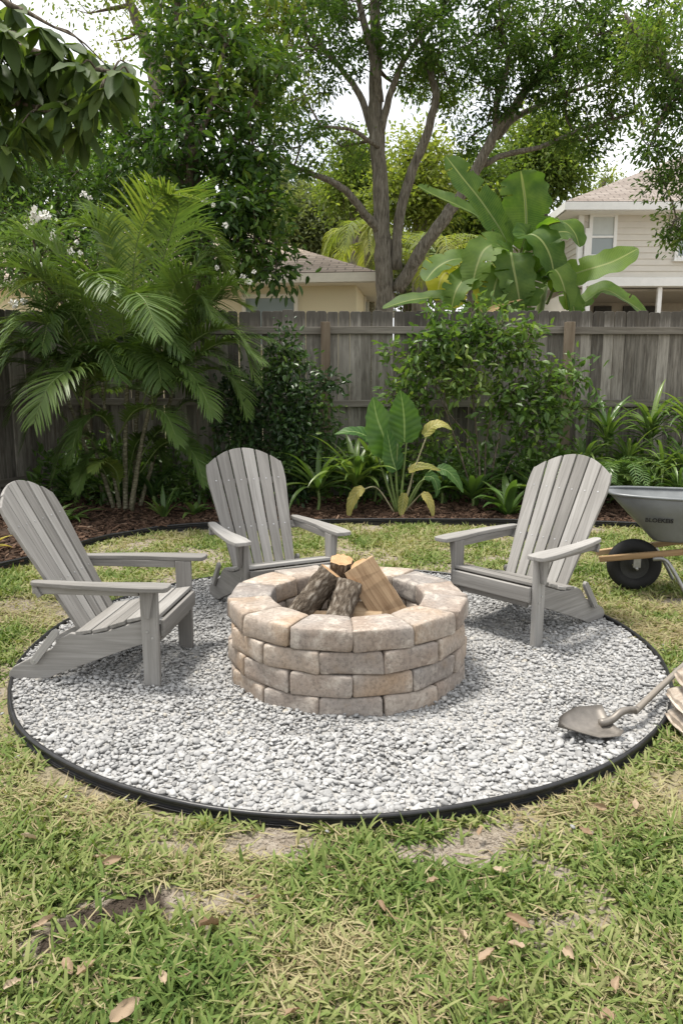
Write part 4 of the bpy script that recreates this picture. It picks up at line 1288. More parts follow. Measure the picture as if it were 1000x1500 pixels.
# ---------------------------------------------------------------- trees
def make_tree(name, label, limbs, regions, lmat, L, M, sig, seed, group=None, wr=.45, flat=.75, droop=.15, cat='tree', bark='bark', twig_r=.011, tone=None, crown_name='crown', trunk_name='trunk', dens=1.0):
    """limbs: list of ([(px,py,dist)...], r0, r1); regions: (px,py,dist,rx,ry,rz,K) clumps of foliage"""
    rg = np.random.default_rng(seed)
    lp = []
    for pts, r0, r1 in limbs:
        lp.append(([Vector(p[1]) if p[0] == 'w' else W(*p) for p in pts], r0, r1))
    b = lp[0][0][0]
    base = Vector((b.x, b.y, 0.0))
    root = empty(name, base, 0, label, cat, group)
    bo = np.array(base)
    allp = []
    for i, (pts, r0, r1) in enumerate(lp):
        n = max(10, 5 * len(pts))
        S = spline(pts, n)
        wob = np.cumsum(rg.normal(0, r0 * .10, S.shape), 0); wob -= np.linspace(0, 1, n)[:, None] * wob[-1]; wob[0] = 0
        S = S + wob
        R = np.linspace(1, 0, n) ** .8 * (r0 - r1) + r1
        if i == 0: R[:3] *= np.array([1.35, 1.15, 1.05])
        g = Geo(); tube(g, S - bo, R, 12 if r0 > .08 else 8, seed=seed + i, rough=.05)
        g.obj(trunk_name if i == 0 else 'limb', MAT[bark], root, True)
        allp.append(np.concatenate([S[n // 3 if len(lp) > 1 or i else n // 4:], R[n // 3 if len(lp) > 1 or i else n // 4:, None]], 1))
    allp = np.concatenate(allp)
    tw = Geo()
    VS, FS, RS, nb_ = [], [], [], 0
    for (px, py, dist, rx, ry, rz, K) in regions:
        hub = np.array(W(px, py, dist))
        s = dist / FOC
        near = allp[np.argmin(np.linalg.norm(allp[:, :3] - hub, axis=1))]
        mid = (near[:3] + hub) / 2 + rg.normal(0, .12, 3) * np.linalg.norm(hub - near[:3]) * .5
        tube(tw, spline([near[:3], mid, hub], 7) - bo, np.linspace(max(min(near[3] * .6, .05), twig_r * 1.3), twig_r, 7), 5, cap=False)
        K = max(3, int(K * dens))
        q = unit(rg.normal(0, 1, (K, 3))) * rg.random((K, 1)) ** .42
        sub = hub + q * np.array([rx * s, rz, ry * s])
        rt = rg.uniform(-.26, .26)
        for c in sub:
            near = allp[np.argmin(np.linalg.norm(allp[:, :3] - c, axis=1) + .0)]
            a0 = near[:3] if np.linalg.norm(near[:3] - c) < np.linalg.norm(hub - c) else hub
            m_ = (a0 + c) / 2 + rg.normal(0, .08, 3) + np.array([0, 0, .05])
            tube(tw, np.array([a0, m_, c]) - bo, [twig_r * .9, twig_r * .6, twig_r * .35], 4, cap=False)
            sg = sig * rg.uniform(.6, 1.25)
            m = int(M * rg.uniform(.55, 1.4))
            off = rg.normal(0, 1, (m, 3)) * np.array([sg, sg, sg * flat])
            P = c + off
            D = unit(off) + rg.normal(0, .6, (m, 3)) + np.array([0, 0, -droop * 2])
            Nn = np.array([0, 0, 1.0]) + rg.normal(0, .55, (m, 3))
            ll = L * rg.uniform(.65, 1.25, m)
            V, F, k = leaves(P - bo, D, Nn, ll, ll * wr * rg.uniform(.85, 1.15, m))
            VS.append(V); FS.append(F + nb_); nb_ += len(V)
            t = np.clip(.45 + rt + rg.normal(0, .12) + rg.normal(0, .16, m), 0, 1)
            if tone is not None: t = np.clip(t + tone, 0, 1)
            RS.append(np.repeat(t, k))
    tag(tw.obj('twigs', MAT['twig'], root, True), kind='stuff')
    bulk(crown_name, np.concatenate(VS), np.concatenate(FS), lmat, root, rnd=np.concatenate(RS))
    return root

Z = 14.0
make_tree('oak_tree', 'large oak with forking grey trunk and wide spreading limbs behind the fence',
    [([(570, 700, Z), (572, 560, Z), (568, 440, Z), (564, 350, Z), (557, 200, Z), (555, 100, Z), (553, 0, Z), (550, -120, Z)], .20, .055),
     ([(563, 345, Z), (535, 312, Z - .2), (500, 272, Z - .4), (462, 255, Z - .6), (425, 240, Z - .8)], .085, .025),
     ([(580, 395, Z), (583, 320, Z - .1), (606, 250, Z - .2), (634, 175, Z - .3), (640, 140, Z - .3), (625, 90, Z - .3), (612, 20, Z)], .10, .035),
     ([(582, 425, Z), (615, 372, Z - .2), (662, 308, Z - .4), (712, 228, Z - .6), (742, 175, Z - .7), (800, 105, Z - .8), (870, 30, Z - 1)], .125, .04),
     ([(708, 240, Z - .5), (740, 226, Z - .6), (800, 212, Z - .8), (862, 186, Z - 1), (930, 165, Z - 1.2)], .055, .018),
     ([(728, 200, Z - .6), (760, 165, Z - .3), (815, 140, Z), (880, 120, Z)], .07, .02),
     ([(724, 205, Z - .6), (726, 150, Z - .8), (742, 100, Z - .9), (735, 40, Z - 1)], .06, .02),
     ([(556, 230, Z), (530, 150, Z + .2), (498, 100, Z + .3), (460, 50, Z + .3), (430, -10, Z + .3)], .07, .025),
     ([(557, 195, Z), (574, 130, Z - .2), (602, 75, Z - .3), (650, 10, Z - .4)], .07, .025),
     ([(555, 150, Z), (545, 80, Z - .2), (528, 20, Z - .3), (520, -60, Z - .3)], .09, .03),
     ([(556, 215, Z), (540, 205, Z - .5), (515, 190, Z - .8), (470, 185, Z - 1)], .05, .015)],
    [(455, 70, 13.4, 75, 70, 1.1, 55), (520, 30, 13.6, 80, 60, 1.4, 60), (610, 40, 13.4, 80, 60, 1.5, 64), (700, 55, 13.2, 85, 70, 1.5, 82), (790, 45, 13, 80, 60, 1.5, 68), (880, 50, 12.6, 75, 60, 1.3, 60),
     (960, 40, 12.4, 60, 60, 1.0, 34), (440, 215, 13.4, 50, 45, .8, 26), (445, 140, 13.4, 42, 40, .8, 16), (655, 120, 14.4, 60, 45, 1, 34), (745, 130, 13.2, 65, 40, 1, 44), (830, 135, 12.9, 60, 38, 1, 36), (895, 165, 12.7, 45, 35, .8, 22), (850, 205, 12.8, 50, 20, .6, 12),
     (590, 130, 14.6, 55, 50, .8, 22), (500, 215, 14.4, 45, 45, .6, 16), (930, 110, 12.5, 50, 40, .8, 22), (690, 200, 14.6, 45, 30, .6, 12),
     (480, -70, 13.8, 120, 60, 2, 50), (640, -70, 13.6, 130, 60, 2, 60), (820, -70, 13.2, 130, 60, 2, 60), (980, -60, 12.6, 100, 60, 1.6, 36)],
    MAT['oak_leaf'], .09, 100, .125, 1, wr=.44, dens=.43, tone=.14, twig_r=.015)

make_tree('oak_tree', 'oak whose leafy branch ends hang over the beige house roof',
    [([('w', (7.6, 11.2, 0)), ('w', (7.4, 11.1, 2.4)), ('w', (7.2, 11, 4.6)), ('w', (6.9, 10.8, 7.4))], .24, .06),
     ([('w', (7.25, 11, 4.4)), (1080, 160, 10.4), (1000, 120, 10.1), (945, 60, 10), (915, 20, 10)], .09, .02),
     ([('w', (7.2, 11, 4.2)), (1090, 290, 10.4), (1020, 300, 10.2), (985, 325, 10.1)], .05, .012)],
    [(955, 60, 10, 38, 60, .6, 30), (985, 150, 10, 25, 60, .6, 26), (950, 215, 10, 22, 32, .4, 11), (968, 262, 10, 18, 22, .3, 6), (990, 335, 10.1, 20, 24, .3, 10), (1010, 230, 10.2, 30, 60, .5, 18), (1050, 100, 10.4, 70, 120, .8, 40)],
    MAT['oak_leaf'], .075, 64, .11, 2, wr=.45, twig_r=.009, dens=.85, tone=.05)

make_tree('broadleaf_tree', 'dense tree with dark glossy leaves growing behind the palm',
    [([(292, 690, 11.3), (290, 470, 11.3), (286, 330, 11.3), (275, 200, 11.3), (265, 80, 11.4), (262, -60, 11.5)], .16, .04),
     ([(287, 345, 11.3), (300, 290, 11.2), (325, 240, 11.1), (355, 180, 11), (385, 110, 11)], .075, .02),
     ([(284, 320, 11.3), (255, 260, 11.4), (215, 210, 11.6), (180, 150, 11.8)], .07, .02),
     ([(289, 400, 11.3), (330, 360, 11), (370, 350, 10.7), (405, 360, 10.5)], .05, .012),
     ([(286, 300, 11.3), (278, 235, 11.0), (310, 150, 10.8), (330, 60, 10.8)], .06, .02)],
    [(300, 40, 11.3, 75, 65, .9, 52), (250, 130, 11.2, 70, 65, .9, 58), (330, 140, 11, 65, 70, .9, 52), (210, 215, 11.4, 65, 55, .9, 50), (300, 240, 11, 75, 60, .9, 66), (370, 215, 10.9, 45, 55, .7, 34), (280, 330, 11, 70, 45, .7, 46), (350, 315, 10.8, 60, 45, .7, 50),
     (375, 375, 10.6, 45, 28, .5, 24), (405, 395, 10.5, 26, 16, .3, 8), (330, 400, 10.8, 40, 32, .4, 20), (385, 300, 10.7, 40, 30, .4, 16), (400, 120, 11, 40, 60, .7, 24), (310, -40, 11.4, 120, 50, 1.2, 50), (165, 190, 11.8, 40, 45, .7, 12)],
    MAT['dark_leaf'], .145, 28, .15, 3, wr=.44, droop=.2, bark='twig', dens=.66, tone=.02)

make_tree('slender_tree', 'tall thin tree with bare leaning upper stems behind the broadleaf tree',
    [([(225, 690, 15.5), (228, 400, 15.5), (232, 230, 15.5), (222, 110, 15.5), (200, 40, 15.5), (178, -30, 15.5)], .17, .07),
     ([(230, 180, 15.5), (237, 100, 15.4), (232, 20, 15.3), (235, -50, 15.3)], .09, .05),
     ([(222, 110, 15.5), (270, 60, 15.2), (300, 0, 15.2), (320, -50, 15)], .06, .02),
     ([(228, 150, 15.5), (300, 130, 15.4), (370, 60, 15.4), (400, 0, 15.2)], .06, .02)],
    [(130, 20, 15.5, 60, 55, 1, 7), (270, 25, 15.5, 70, 45, 1.2, 30), (370, 45, 15.3, 60, 55, 1.2, 36), (390, 140, 15.2, 45, 55, 1, 22), (170, 60, 15.4, 40, 40, .8, 4), (300, -50, 15.2, 160, 40, 1.5, 40), (420, 20, 15, 50, 50, 1, 24)],
    MAT['lime_leaf'], .10, 62, .25, 4, wr=.45, tone=-.15)

make_tree('leafy_shrub_tree', 'bushy light green shrub tree behind the palm fronds',
    [([(70, 690, 12.3), (72, 480, 12.3), (80, 360, 12.3), (90, 280, 12.3), (95, 210, 12.3)], .09, .02),
     ([(74, 430, 12.3), (40, 340, 12.2), (10, 270, 12.2)], .05, .012), ([(76, 420, 12.3), (130, 340, 12.2), (160, 280, 12.2)], .05, .012)],
    [(60, 240, 12.3, 70, 45, .8, 46), (130, 270, 12.2, 65, 50, .8, 50), (20, 300, 12.2, 50, 55, .8, 46), (90, 330, 12, 80, 45, .8, 56), (175, 320, 12, 55, 55, .7, 36), (40, 400, 12, 80, 50, .8, 46), (150, 400, 12, 80, 50, .8, 40), (-40, 260, 12.4, 60, 80, .8, 30), (250, 400, 12, 70, 50, .8, 30)],
    MAT['hib_leaf'], .115, 36, .17, 5, wr=.34, bark='twig', tone=.08, cat='tree')

FAR = 'trees standing beyond the houses'
def far_tree(px, py0, dist, rx, ry, K, lmat, L, M, sig, seed, label, name='far_tree', h0=640, top=None):
    make_tree(name, label, [([(px, h0, dist), (px + 3, py0 + ry * .6, dist), (px - 2, py0, dist), (px, py0 - ry * .6, dist)], dist * .011, dist * .003)],
              [(px, py0, dist, rx * .75, ry * .8, rx * dist / FOC * .6, K), (px - rx * .45, py0 + ry * .3, dist - .5, rx * .5, ry * .5, rx * dist / FOC * .4, K // 2), (px + rx * .45, py0 + ry * .25, dist - .5, rx * .5, ry * .55, rx * dist / FOC * .4, K // 2), (px + rx * .1, py0 - ry * .6, dist, rx * .45, ry * .4, rx * dist / FOC * .3, K // 3)],
              lmat, L, M, sig, seed, FAR, wr=.5, twig_r=.02)
far_tree(468, 330, 30, 75, 60, 70, MAT['far_leaf'], .20, 80, .55, 21, 'grey green tree above the tan roof')
far_tree(400, 310, 33, 70, 70, 44, MAT['far_leaf'], .20, 80, .6, 22, 'pale tree behind the glossy dark tree')
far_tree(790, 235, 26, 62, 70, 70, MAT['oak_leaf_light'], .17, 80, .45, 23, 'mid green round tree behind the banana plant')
far_tree(690, 300, 22, 65, 75, 46, MAT['oak_leaf_light'], .15, 80, .42, 24, 'yellow green tree with sun tinted leaves behind the oak limbs')
far_tree(610, 270, 20, 60, 70, 40, MAT['lime_leaf'], .14, 80, .36, 25, 'bright lime green tree with backlight in its leaf colour behind the oak trunk')
far_tree(520, 260, 24, 45, 60, 36, MAT['oak_leaf_light'], .15, 70, .4, 26, 'thin tree with sun tinted leaves seen left of the oak trunk')
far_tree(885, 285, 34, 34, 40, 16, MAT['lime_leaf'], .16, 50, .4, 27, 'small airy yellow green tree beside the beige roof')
far_tree(110, 230, 26, 120, 60, 22, MAT['oak_leaf_light'], .17, 70, .55, 28, 'tall tree with sun tinted leaves far behind the hanging branch')
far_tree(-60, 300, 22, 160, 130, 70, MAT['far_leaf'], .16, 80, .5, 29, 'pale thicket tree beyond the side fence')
far_tree(230, 330, 24, 110, 90, 60, MAT['oak_leaf_light'], .16, 80, .5, 30, 'green tree behind the shrub tree')
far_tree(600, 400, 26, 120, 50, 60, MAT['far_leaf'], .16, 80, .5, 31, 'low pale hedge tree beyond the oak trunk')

# ---------------------------------------------------------------- hanging branch with large leaves (near, upper left)
def leaf_sheet(pts, wfun, nrm, fold=.25, nv=7, wave=0.0, seed=0, tears=0.0):
    """leaf blade along a midrib; returns V, F, along, across"""
    rg = np.random.default_rng(seed)
    P = np.array([list(p) for p in pts]); n = len(P)
    T = unit(np.gradient(P, axis=0))
    Nn = np.array(list(nrm), dtype=float)[None] - T * (T @ np.array(list(nrm)))[:, None]
    Nn = unit(Nn); S = np.cross(T, Nn)
    V, al, ac = [], [], []
    ph = rg.uniform(0, 6.28, 3)
    for i in range(n):
        u = i / (n - 1)
        w = wfun(u)
        for k in range(nv):
            v = k / (nv - 1) * 2 - 1
            up = fold * w * abs(v) + wave * w * math.sin(u * 17 + ph[0] + (2 if v > 0 else 0)) * abs(v) ** 1.5
            ww = w * (1 + .07 * math.sin(u * 41 + ph[1] * (1 if v > 0 else 2)) * (abs(v) > .9))
            V.append(P[i] + S[i] * ww * v + Nn[i] * up); al.append(u); ac.append(v)
    F = []
    for i in range(n - 1):
        torn = tears > 0 and rg.random() < tears
        side = rg.random() < .5
        dp = int(rg.integers(1, max(2, nv // 2)))
        for k in range(nv - 1):
            if torn and ((k < dp and side) or (k > nv - 2 - dp and not side)): continue
            F.append((i * nv + k, i * nv + k + 1, (i + 1) * nv + k + 1, (i + 1) * nv + k))
    return np.array(V), np.array(F), al, ac

def hang_tree():
    root = empty('overhanging_tree', (-4.3, 4.9, 0), 0, 'tree with large drooping leaves overhanging from beyond the side fence', 'tree')
    o = Vector((-4.3, 4.9, 0))
    g = Geo(); tube(g, spline([(0, 0, 0), (.05, 0, 1.5), (.1, .05, 3.0), (0, .1, 5.2)], 16), np.linspace(.16, .07, 16), 12, rough=.04); g.obj('trunk', MAT['bark'], root, True)
    limbs = [[Vector((-4.2, 4.95, 2.9)), W(-70, 60, 5.2), W(30, 70, 5.2), W(110, 95, 5.1), W(190, 110, 5.0)],
             [Vector((-4.2, 4.95, 2.6)), W(-80, 180, 5.3), W(0, 150, 5.3), W(60, 160, 5.2), W(120, 175, 5.2)],
             [Vector((-4.25, 4.95, 3.3)), W(-60, 0, 5.3), W(20, 10, 5.3), W(80, 40, 5.2)],
             [Vector((-4.2, 4.95, 2.5)), W(-90, 260, 5.3), W(-20, 215, 5.3), W(15, 215, 5.3)]]
    for l in limbs:
        g = Geo(); tube(g, spline(l, 14) - np.array(o), np.linspace(.04, .008, 14), 8); g.obj('limb', MAT['twig'], root, True)
    rg = np.random.default_rng(6)
    whorls = [(10, 45), (45, 75), (85, 95), (120, 95), (155, 95), (185, 92), (30, 120), (70, 130), (105, 135), (140, 150), (165, 120), (15, 165), (50, 165), (85, 180), (118, 185), (10, 215), (-20, 130), (-15, 60), (-30, 190), (60, 40), (20, 10), (-20, 10), (95, 65), (-10, 230), (135, 120), (0, 95), (60, 100), (30, 185), (0, 185), (40, 140), (95, 155), (75, 75), (130, 75), (20, 90), (-5, 30), (40, 205), (150, 130), (175, 105)]
    variants = []
    for k in range(6):
        Lr = rg.uniform(.9, 1.1)
        pts = [(t * Lr, 0, -.16 * t * t) for t in np.linspace(0, 1, 9)]
        V, F, al, ac = leaf_sheet(pts, lambda u: .17 * math.sin(math.pi * min(1, .04 + .95 * u)) ** .8, (0, 0, 1), .22, 5, .12, k)
        variants.append(bulk_mesh('leaf', V, F, MAT['hang_leaf'], rnd=np.full(len(F), rg.uniform(.3, 1.0)), smooth=True))
    hubs = np.concatenate([spline(l, 14) for l in limbs])
    for (px, py) in whorls:
        c = np.array(W(px, py, rg.uniform(4.9, 5.5)))
        nr = hubs[np.argmin(np.linalg.norm(hubs - c, axis=1))]
        g = Geo(); tube(g, spline([nr, (nr + c) / 2 + (0, 0, .04), c], 6) - np.array(o), np.linspace(.008, .004, 6), 5); g.obj('twig', MAT['twig'], root, True)
        for j in range(int(rg.integers(9, 13))):
            az = rg.uniform(0, 6.283); el = rg.uniform(-1.25, -.25)
            d = Vector((math.cos(az) * math.cos(el), math.sin(az) * math.cos(el), math.sin(el)))
            s = rg.uniform(.19, .30)
            m = frame(Vector(c) - o, d, (-d.x * .4 + rg.normal(0, .25), -d.y * .4 + rg.normal(0, .25), 1)) @ Matrix.Diagonal((s, s, s, 1))
            link('leaf', variants[int(rg.integers(6))], root, mtx=m)
hang_tree()

# ---------------------------------------------------------------- palms and fronds
def frond_arrays(pts, Lf, nl, rg, droop=.55, start=.16, w=.0125, vee=.25, sweep=.6, tone=.5, seg=4):
    S_ = spline(pts, 40)
    T = unit(np.gradient(S_, axis=0))
    h = S_[-1] - S_[0]; h[2] = 0
    if np.linalg.norm(h) < .15: h = S_[20] - S_[0] + np.array([.05, .02, 0]); h[2] = 0
    h /= np.linalg.norm(h) + 1e-9
    side = np.cross(h, (0, 0, 1))
    VS, FS, RS, b = [], [], [], 0
    for sg in (-1, 1):
        t = np.linspace(start, .995, nl)
        idx = t * 39; i0 = np.clip(idx.astype(int), 0, 38); fr = (idx - i0)[:, None]
        P = S_[i0] * (1 - fr) + S_[i0 + 1] * fr
        Tt = T[i0]
        Nr = np.cross(side[None].repeat(nl, 0), Tt); Nr *= np.sign(Nr[:, 2:3] + 1e-6)
        L = Lf * np.sin(np.pi * (.14 + .80 * (t - start) / (1 - start))) ** .7 * rg.uniform(.9, 1.08, nl)
        D = side[None] * sg * .85 + Tt * (sweep + .5 * t[:, None] ** 3) + Nr * vee + rg.normal(0, .07, (nl, 3))
        D = unit(D)
        wn = unit(np.cross(D, Nr))
        ring = []
        p = P.copy(); d = D.copy()
        prof = {4: (.55, 1, .9, .6, .05), 3: (.6, 1, .75, .05)}[seg]
        for k in range(seg + 1):
            ww = (w * prof[k]) * (.5 + .5 * L / Lf)
            ring += [p - wn * ww[:, None], p + wn * ww[:, None]]
            d = unit(d + np.array([0, 0, -droop]) * (.5 + .5 * k) / seg * (1.0 + rg.normal(0, .12, (nl, 1))))
            p = p + d * (L / seg)[:, None]
        V = np.stack(ring, 1).reshape(-1, 3)
        tf = np.array([(2 * k, 2 * k + 1, 2 * k + 3, 2 * k + 2) for k in range(seg)])
        F = (tf[None] + (np.arange(nl) * 2 * (seg + 1))[:, None, None]).reshape(-1, 4)
        VS.append(V); FS.append(F + b); b += len(V)
        RS.append(np.repeat(np.clip(tone + rg.normal(0, .09, nl), 0, 1), seg))
    return S_, np.concatenate(VS), np.concatenate(FS), np.concatenate(RS)

def add_frond(root, pts, rg, mat, Lf=.42, nl=40, rr=.011, rib='stem_green', **kw):
    o = np.array(root.location)
    P = [np.array(list(p)) - o for p in pts]
    S_, V, F, R = frond_arrays(P, Lf, nl, rg, **kw)
    f = bulk('frond', V, F, mat, root, rnd=R, smooth=True)
    g = Geo(); tube(g, S_[::2], np.linspace(rr, rr * .25, 20), 6); g.obj('rachis', MAT[rib], f, True)

def areca():
    base = G(190, 746); base.y = 8.55; base.x = W(188, 745, 8.55).x; base.z = .03
    root = empty('areca_palm', base, 0, 'clumping areca palm with arching feathery fronds and pale canes', 'palm')
    rg = np.random.default_rng(12)
    canes = [((184, 746, 8.45), (184, 640, 8.45), (188, 540, 8.45), .026), ((192, 744, 8.4), (208, 650, 8.4), (222, 585, 8.4), .026), ((176, 746, 8.55), (160, 650, 8.6), (150, 560, 8.6), .022), ((204, 745, 8.65), (235, 640, 8.8), (262, 540, 8.9), .022), ((168, 747, 8.6), (140, 660, 8.5), (118, 580, 8.45), .022), ((196, 745, 8.8), (200, 620, 8.9), (205, 500, 8.95), .026), ((160, 746, 8.8), (120, 640, 8.9), (90, 560, 8.9), .02)]
    for a, b, c, r in canes:
        g = Geo(); pts = spline([W(*a) * 1.0, W(*b), W(*c)], 22)
        pts[0][2] = .02
        rad = np.linspace(r * 1.15, r * .8, 22) * (1 + .10 * (np.arange(22) % 4 == 0))
        tube(g, pts - np.array(base), rad, 10); g.obj('cane', MAT['palm_bark'], root, True)
    hand = [  # px,py,dist arcs seen in the photograph
        ([(200, 540, 8.6), (222, 440, 8.6), (248, 350, 8.5), (262, 300, 8.3), (250, 290, 8.0)], .62, .55),
        ([(200, 520, 8.5), (195, 420, 8.4), (205, 340, 8.3), (240, 288, 8.1), (290, 292, 7.95)], .60, .9),
        ([(225, 585, 8.4), (262, 520, 8.3), (310, 485, 8.2), (352, 492, 8.1), (376, 560, 8.0)], .42, .68),
        ([(118, 580, 8.45), (140, 545, 8.1), (110, 540, 7.8), (72, 565, 7.6), (50, 620, 7.5)], .50, .60),
        ([(188, 540, 8.4), (180, 470, 8.1), (190, 430, 7.8), (212, 440, 7.55), (232, 490, 7.4)], .52, .48),
        ([(150, 560, 8.6), (100, 510, 8.5), (40, 495, 8.4), (0, 515, 8.3), (-25, 560, 8.2)], .46, .52),
        ([(150, 560, 8.6), (118, 460, 8.6), (88, 380, 8.6), (50, 345, 8.5), (8, 352, 8.4)], .60, .42),
        ([(118, 580, 8.5), (120, 480, 8.4), (95, 425, 8.3), (50, 412, 8.2), (5, 440, 8.1)], .50, .96),
        ([(222, 585, 8.5), (262, 450, 8.7), (290, 385, 8.8), (320, 378, 8.8), (345, 430, 8.8)], .46, .55),
        ([(205, 500, 8.9), (240, 400, 8.9), (275, 340, 9.0), (312, 352, 9.0), (330, 410, 9.0)], .50, .62),
        ([(184, 560, 8.4), (150, 470, 8.1), (125, 420, 7.9), (142, 400, 7.7), (165, 430, 7.5)], .46, .50),
        ([(222, 585, 8.4), (255, 560, 8.1), (290, 565, 7.9), (312, 610, 7.8)], .36, .45),
        ([(205, 600, 8.4), (230, 540, 8.2), (262, 530, 8.0), (290, 560, 7.9)], .36, .4),
        ([(188, 560, 8.4), (150, 520, 8.2), (115, 520, 8.0), (80, 560, 7.8)], .42, .35),
        ([(150, 600, 8.6), (90, 560, 8.6), (40, 560, 8.5), (10, 620, 8.4)], .40, .42),
        ([(120, 560, 8.8), (60, 450, 8.8), (10, 420, 8.8), (-40, 460, 8.7)], .50, .45),
        ([(262, 540, 8.9), (300, 470, 8.9), (335, 470, 8.9), (352, 520, 8.9)], .38, .45),
        ([(205, 500, 8.9), (180, 390, 9.0), (165, 330, 9.1), (140, 310, 9.2)], .52, .6),
        ([(172, 650, 8.3), (150, 610, 8.0), (120, 620, 7.9), (100, 680, 7.8)], .30, .3),
        ([(172, 640, 8.3), (200, 600, 8.0), (240, 605, 7.8), (262, 650, 7.7)], .32, .42),
        ([(200, 680, 8.4), (235, 630, 8.4), (270, 640, 8.3), (295, 690, 8.2)], .30, .35),
        ([(235, 640, 8.8), (270, 590, 8.9), (300, 600, 8.9), (320, 650, 8.9)], .32, .3),
        ([(175, 720, 8.3), (160, 670, 8.2), (135, 665, 8.1), (112, 700, 8.0)], .24, .3),
        ([(175, 720, 8.3), (170, 690, 8.1), (150, 675, 7.9), (135, 690, 7.8)], .18, .85),
        ([(120, 650, 8.8), (80, 600, 8.7), (50, 610, 8.6), (30, 660, 8.5)], .34, .3),
        ([(150, 560, 8.6), (90, 430, 8.7), (30, 370, 8.7), (-30, 380, 8.6)], .55, .5),
        ([(118, 580, 8.5), (70, 520, 8.3), (20, 520, 8.1), (-20, 590, 8.0)], .46, .5),
        ([(184, 540, 8.5), (140, 440, 8.4), (90, 440, 8.2), (60, 500, 8.1)], .46, .55),
        ([(222, 585, 8.4), (250, 480, 8.3), (285, 430, 8.2), (318, 470, 8.1)], .46, .55),
        ([(222, 585, 8.4), (270, 500, 8.6), (320, 440, 8.7), (365, 450, 8.8)], .42, .6),
        ([(262, 560, 8.8), (310, 540, 8.6), (345, 560, 8.5), (362, 610, 8.4)], .34, .5),
        ([(200, 700, 8.5), (240, 650, 8.3), (280, 660, 8.1), (300, 710, 8.0)], .28, .35),
        ([(165, 700, 8.5), (130, 640, 8.4), (95, 650, 8.3), (75, 710, 8.2)], .30, .35),
        ([(185, 715, 8.6), (200, 650, 8.6), (225, 640, 8.5), (245, 680, 8.4)], .26, .3),
        ([(165, 715, 8.4), (145, 680, 8.2), (125, 690, 8.0), (112, 720, 7.9)], .22, .45),
        ([(200, 500, 8.5), (165, 400, 8.3), (145, 340, 8.2), (110, 330, 8.1)], .55, .6),
        ([(150, 540, 8.3), (100, 450, 8.1), (50, 400, 7.9), (5, 390, 7.8)], .52, .55),
        ([(140, 560, 8.2), (90, 490, 8.0), (40, 470, 7.8), (5, 500, 7.7)], .48, .6),
        ([(160, 540, 8.2), (120, 440, 8.0), (80, 370, 7.9), (30, 340, 7.9)], .56, .45),
        ([(210, 560, 8.3), (240, 470, 8.1), (262, 410, 8.0), (300, 400, 7.9)], .46, .5),
        ([(225, 570, 8.4), (290, 520, 8.2), (340, 500, 8.1), (385, 530, 8.0)], .40, .6),
        ([(240, 560, 8.6), (290, 470, 8.5), (330, 420, 8.5), (360, 430, 8.4)], .42, .5),
    ]
    for pts, Lf, tone in hand:
        add_frond(root, [W(*p) for p in pts], rg, MAT['palm_leaf'], Lf * .98, 60, tone=tone, droop=rg.uniform(.28, .55))
    for k in range(26):
        c = canes[k % len(canes)]
        top = np.array(W(*c[2])) + np.array([0, 0, rg.uniform(-.25, .1)])
        az = rg.uniform(0, 6.283); r = rg.uniform(.75, 1.4); hz = rg.uniform(.1, .95)
        h = np.array([math.cos(az), math.sin(az) * .6, 0])
        pts = [top, top + h * r * .28 + (0, 0, hz * .75), top + h * r * .7 + (0, 0, hz), top + h * r * 1.1 + (0, 0, hz * .55)]
        for p in pts: p[1] = min(p[1], 9.2)
        add_frond(root, pts, rg, MAT['palm_leaf'], rg.uniform(.36, .50), 46, tone=rg.uniform(.15, .5), droop=rg.uniform(.4, .8))
areca()

def drooping_palm(px, py, dist, n, label, seed, mat, L=1.6):
    base = W(px, 640, dist); base.z = 0
    root = empty('background_palm', base, 0, label, 'palm')
    rg = np.random.default_rng(seed)
    top = np.array(W(px, py, dist))
    g = Geo(); tube(g, spline([np.array([0, 0, 0.]), (top - np.array(base)) * .5 + (.1, 0, 0), top - np.array(base)], 12), np.linspace(.14, .09, 12), 10); g.obj('trunk', MAT['palm_bark'], root, True)
    for k in range(n):
        az = k / n * 6.283 + rg.uniform(-.2, .2)
        h = np.array([math.cos(az), math.sin(az), 0]); e = rg.uniform(-.1, .7)
        add_frond(root, [top, top + h * L * .4 + (0, 0, e * .7), top + h * L * .8 + (0, 0, e * .5), top + h * L * 1.1 - (0, 0, .5 - e * .3)], rg, mat, .55, 30, tone=rg.uniform(.3, .9), droop=1.0, w=.02, rr=.02)
drooping_palm(538, 352, 18, 11, 'lime palm with drooping fronds left of the oak trunk', 3, MAT['lime_leaf'], 1.0)
drooping_palm(640, 372, 17, 12, 'yellow green palm with drooping fronds right of the oak trunk', 4, MAT['lime_leaf'], 1.5)

